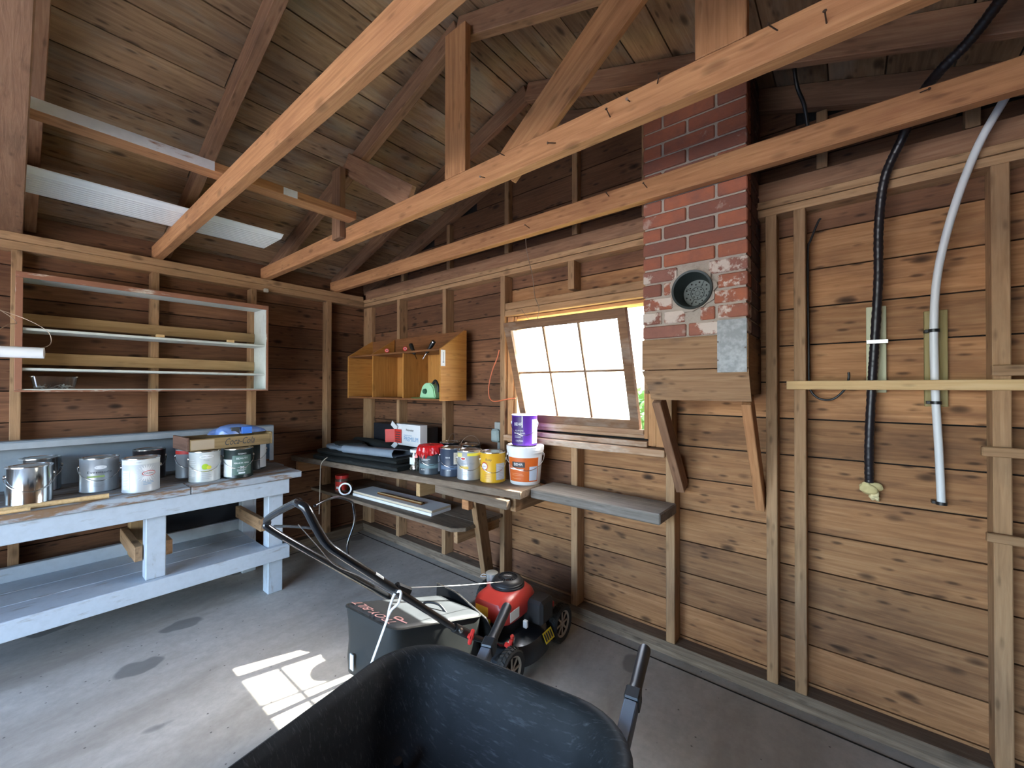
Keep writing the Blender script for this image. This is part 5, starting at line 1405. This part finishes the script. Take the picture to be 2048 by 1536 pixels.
# strap tied to the handle
zs = thing('plastic_strap', 'long white plastic strap tied to the mower handle over the bag', 'strap', (2.5, -1.41, .55))
beam('strap_tail', (2.50, -1.415, .565), (2.414, -1.445, .335), .010, .0025, M_WHITE, zs, up=(0, 1, 0))
tube('strap_loop', [(2.50, -1.415, .565), (2.498, -1.405, .60), (2.52, -1.398, .655), (2.545, -1.39, .665), (2.546, -1.40, .63), (2.52, -1.412, .60), (2.50, -1.416, .565)], .005, M_WHITE, zs, 8)

# ------------------------------------------------------------------ grass bag
gb_ = thing('grass_bag', 'black fabric grass catcher bag hung behind the mower', 'bag', (2.35, -1.15, .12))
M_BAG = plain('black_bag_fabric', (.012, .014, .014), .65, noise_amt=.3, nscale=6, dark=(.026, .03, .03))
M_BAGT = plain('charcoal_bag_top', (.035, .041, .048), .6, noise_amt=.3, nscale=9, dark=(.06, .07, .08))
poly = [(2.135, -1.40), (2.455, -1.36), (2.485, -.905), (2.46, -.875), (2.20, -.875)]
def round_poly(P, rad, n=6):
    out = []
    m = len(P)
    for i in range(m):
        a, b, c_ = Vector((*P[i - 1], 0)), Vector((*P[i], 0)), Vector((*P[(i + 1) % m], 0))
        d1 = (a - b).normalized(); d2 = (c_ - b).normalized(); rr = min(rad, (a - b).length * .4, (c_ - b).length * .4)
        p, q_ = b + d1 * rr, b + d2 * rr
        for k_ in range(n + 1):
            t = k_ / n
            out.append(((1 - t) ** 2 * p + 2 * t * (1 - t) * b + t * t * q_).to_2d())
    return out
def scale_poly(P, s, c0): return [c0 + (p - c0) * s for p in P]
PB = round_poly(poly, .05); c0 = Vector((2.33, -1.14))
def top_z(y): return .492 + (-1.40 - y) * .28                       # the top falls towards the engine
def bot_z(y): return .195 + (-1.40 - y) * .18
def ring(s, f): return [(p.x, p.y, bot_z(p.y) * (1 - f) + top_z(p.y) * f) for p in scale_poly(PB, s, c0)]
put('bag_body', loft_me([ring(.93, .0), ring(.975, .03), ring(.99, .25), ring(.97, .5), ring(.98, .78), ring(.998, .93), ring(.988, .98)], True, False, 'bag_body', 45), M_BAG, gb_)
put('bag_top', loft_me([ring(.988, .98), ring(.95, 1.0), ring(.80, 1.008), ring(.4, 1.012)], False, True, 'bag_top', 50), M_BAGT, gb_)
rim_pts = [(p.x, p.y, top_z(p.y) - .008) for p in scale_poly(PB, 1.002, c0)]
put('piping', tube_me(rim_pts + [rim_pts[0]], .005, 6, 'piping', curve=False, caps=False), M_BAG, gb_)
M_TXR = plain('red_white_print', (.62, .34, .34), .5)
TILTX = Matrix.Rotation(-math.atan(.28), 4, 'X')
text_flat('lettering', 'TROY-BILT', .062, M_TXR, gb_, Matrix.Translation((2.29, -1.34, top_z(-1.345) + .0045)) @ TILTX @ Matrix.Rotation(R(183), 4, 'Z'), width=.265, local=False, shear=.2)
def ring_flat(name, cx, cy, r0, r1, mat, parent):
    vs = []; n_ = 20
    for i in range(n_):
        t = 2 * PI * i / n_
        for q_ in (r1, r0):
            x, y = cx + q_ * math.cos(t), cy + q_ * .75 * math.sin(t); vs.append((x, y, top_z(y) + .005))
    return put(name, mesh(name, vs, [(2 * i, 2 * ((i + 1) % n_), 2 * ((i + 1) % n_) + 1, 2 * i + 1) for i in range(n_)]), mat, parent)
ring_flat('emblem', 2.385, -1.285, .014, .023, M_TXR, gb_)
beam('emblem', (2.37, -1.30, top_z(-1.30) + .005), (2.44, -1.285, top_z(-1.285) + .005), .006, .0006, M_TXR, gb_)
box('care_tag', (2.20, -1.3995, .235), (2.225, -1.3955, .30), M_PALE, gb_)
tube('carry_loop', [(2.30, -1.10, .410), (2.31, -1.08, .425), (2.36, -1.05, .42), (2.40, -1.04, .392)], .006, M_BLACK, gb_, 8)

# ------------------------------------------------------------------ wheelbarrow in the foreground
wbw = thing('wheelbarrow', 'black plastic wheelbarrow with grey handles in the foreground', 'wheelbarrow', (3.17, -1.9, 0))
def scratched():
    m, n, b = new_mat('scratched_black_tray')
    tc = nd(n, 'ShaderNodeTexCoord')
    base = ramp(n, noise(n, tc.outputs['Object'], 7, 5, .6), [(.3, (.007, .008, .0085)), (.7, (.019, .021, .0225))])
    for rot, sc_ in ((R(70), 1.0), (R(-40), 1.3), (R(15), .9)):
        mp_ = nd(n, 'ShaderNodeMapping'); mp_.inputs['Rotation'].default_value = (R(30), R(20), rot); mp_.inputs['Scale'].default_value = (12 * sc_, 150 * sc_, 40)
        n.links.new(tc.outputs['Object'], mp_.inputs[0])
        s_ = ramp(n, noise(n, mp_.outputs[0], 1.0, 3, .7), [(.60, (0, 0, 0)), (.75, (.55, .55, .55))])
        base = mixc(n, s_, base, (.085, .092, .098))
    n.links.new(base, b.inputs['Base Color']); b.inputs['Roughness'].default_value = .6
    b.inputs['Specular IOR Level'].default_value = .25
    return m
M_TRAY = scratched()
TA_ = R(9.5); TR0 = Vector((3.085, -1.40, 0))
TM = Matrix.Translation(TR0) @ Matrix.Rotation(TA_, 4, 'Z')       # local -Y runs from the handles to the wheel
def tray_ring(hw_r, hw_f, y0, y1, rad_r, rad_f, z_, zf=None, n=9):
    """rounded outline: rear edge at y0 (near the handles), front edge at y1"""
    P = []
    zf = z_ if zf is None else zf
    for cx, cy, a0, rd in ((hw_r - rad_r, y0 - rad_r, 0, rad_r), (-hw_r + rad_r, y0 - rad_r, 90, rad_r), (-hw_f + rad_f, y1 + rad_f, 180, rad_f), (hw_f - rad_f, y1 + rad_f, 270, rad_f)):
        for i in range(n):
            a = R(a0 + 90 * i / (n - 1)); y = cy + rd * math.sin(a)
            P.append((cx + rd * math.cos(a), y, z_ + (zf - z_) * (y0 - y) / max(y0 - y1, 1e-3)))
    return P
RW = .362
inner = [tray_ring(RW, .33, 0, -1.02, .17, .16, .603, .64), tray_ring(RW - .018, .31, -.02, -.99, .16, .15, .590, .625), tray_ring(RW - .045, .275, -.055, -.90, .15, .14, .50, .50), tray_ring(RW - .085, .22, -.11, -.72, .13, .12, .375, .36), tray_ring(RW - .14, .17, -.18, -.64, .10, .09, .345, .335)]
outer = [tray_ring(RW + .022, .352, .022, -1.042, .185, .17, .585, .62), tray_ring(RW + .022, .352, .022, -1.042, .185, .17, .600, .636), tray_ring(RW + .010, .34, .010, -1.03, .18, .165, .607, .644)]
under = [tray_ring(RW - .14, .17, -.18, -.64, .10, .09, .335, .325), tray_ring(RW - .08, .225, -.105, -.725, .135, .125, .366, .35), tray_ring(RW - .036, .283, -.046, -.91, .155, .145, .495, .495), tray_ring(RW - .008, .32, -.01, -1.0, .165, .155, .583, .617)]
put('tray', loft_me(under + outer + inner, True, True, 'tray', 50), M_TRAY, wbw, TM)
M_HANDLE = plain('grey_blue_handle', (.13, .16, .20), .5, noise_amt=.3, nscale=12, dark=(.09, .11, .14))
M_GRIP = plain('black_rubber_grip', (.018, .022, .026), .35)
for tip, mid in (((3.357, -1.085, .635), (3.425, -1.43, .556)), ((2.878, -1.168, .635), (2.975, -1.44, .556))):
    tip, mid = Vector(tip), Vector(mid); d = (mid - tip).normalized(); fr = Vector((3.23, -2.62, .24))
    g1 = tip + d * .135
    put('grip', tube_me([tip - tip, (tip + d * .008) - tip, g1 - tip, (g1 + d * .03) - tip], .017, 18, 'grip', curve=False, radii=[.0165, .0180, .0165, .0215]), M_GRIP, wbw, Matrix.Translation(tip))
    beam('grip_socket', g1 + d * .02, g1 + d * .06, .040, .046, M_GRIP, wbw, bev=.004)
    mid = tip + d * (.315 if tip.x > 3.1 else .255)
    beam('handle_bar', g1 + d * .061, mid, .034, .040, M_HANDLE, wbw, bev=.003)
    low = TM @ Vector((.24 if tip.x > 3.1 else -.24, -.13, .29))
    beam('handle_bar', mid, low, .034, .040, M_HANDLE, wbw, bev=.003)
    beam('handle_bar', low, fr + Vector((.06 if tip.x > 3.1 else -.06, 0, 0)), .034, .040, M_HANDLE, wbw, bev=.003)
for s in (-1, 1):
    a = TM @ Vector((s * .22, -.22, .43)); b_ = TM @ Vector((s * .24, -.16, 0))
    tube('stand_leg', [a, (a + b_) / 2 + Vector((0, .02, 0)), b_ + Vector((0, 0, .012))], .012, M_TUBE, wbw, 10)
rod('axle', (3.12, -2.60, .20), (3.34, -2.60, .20), .009, M_STEEL, wbw)
put('wheel', lathe_me([(.13, -.03), (.17, -.042), (.195, -.03), (.20, 0), (.195, .03), (.17, .042), (.13, .03), (.03, .02), (.02, .05), (0, .05)], 40, 'wheel'), M_TYRE, wbw, Matrix.Translation((3.23, -2.60, .20)) @ Matrix.Rotation(PI / 2, 4, 'Y'))
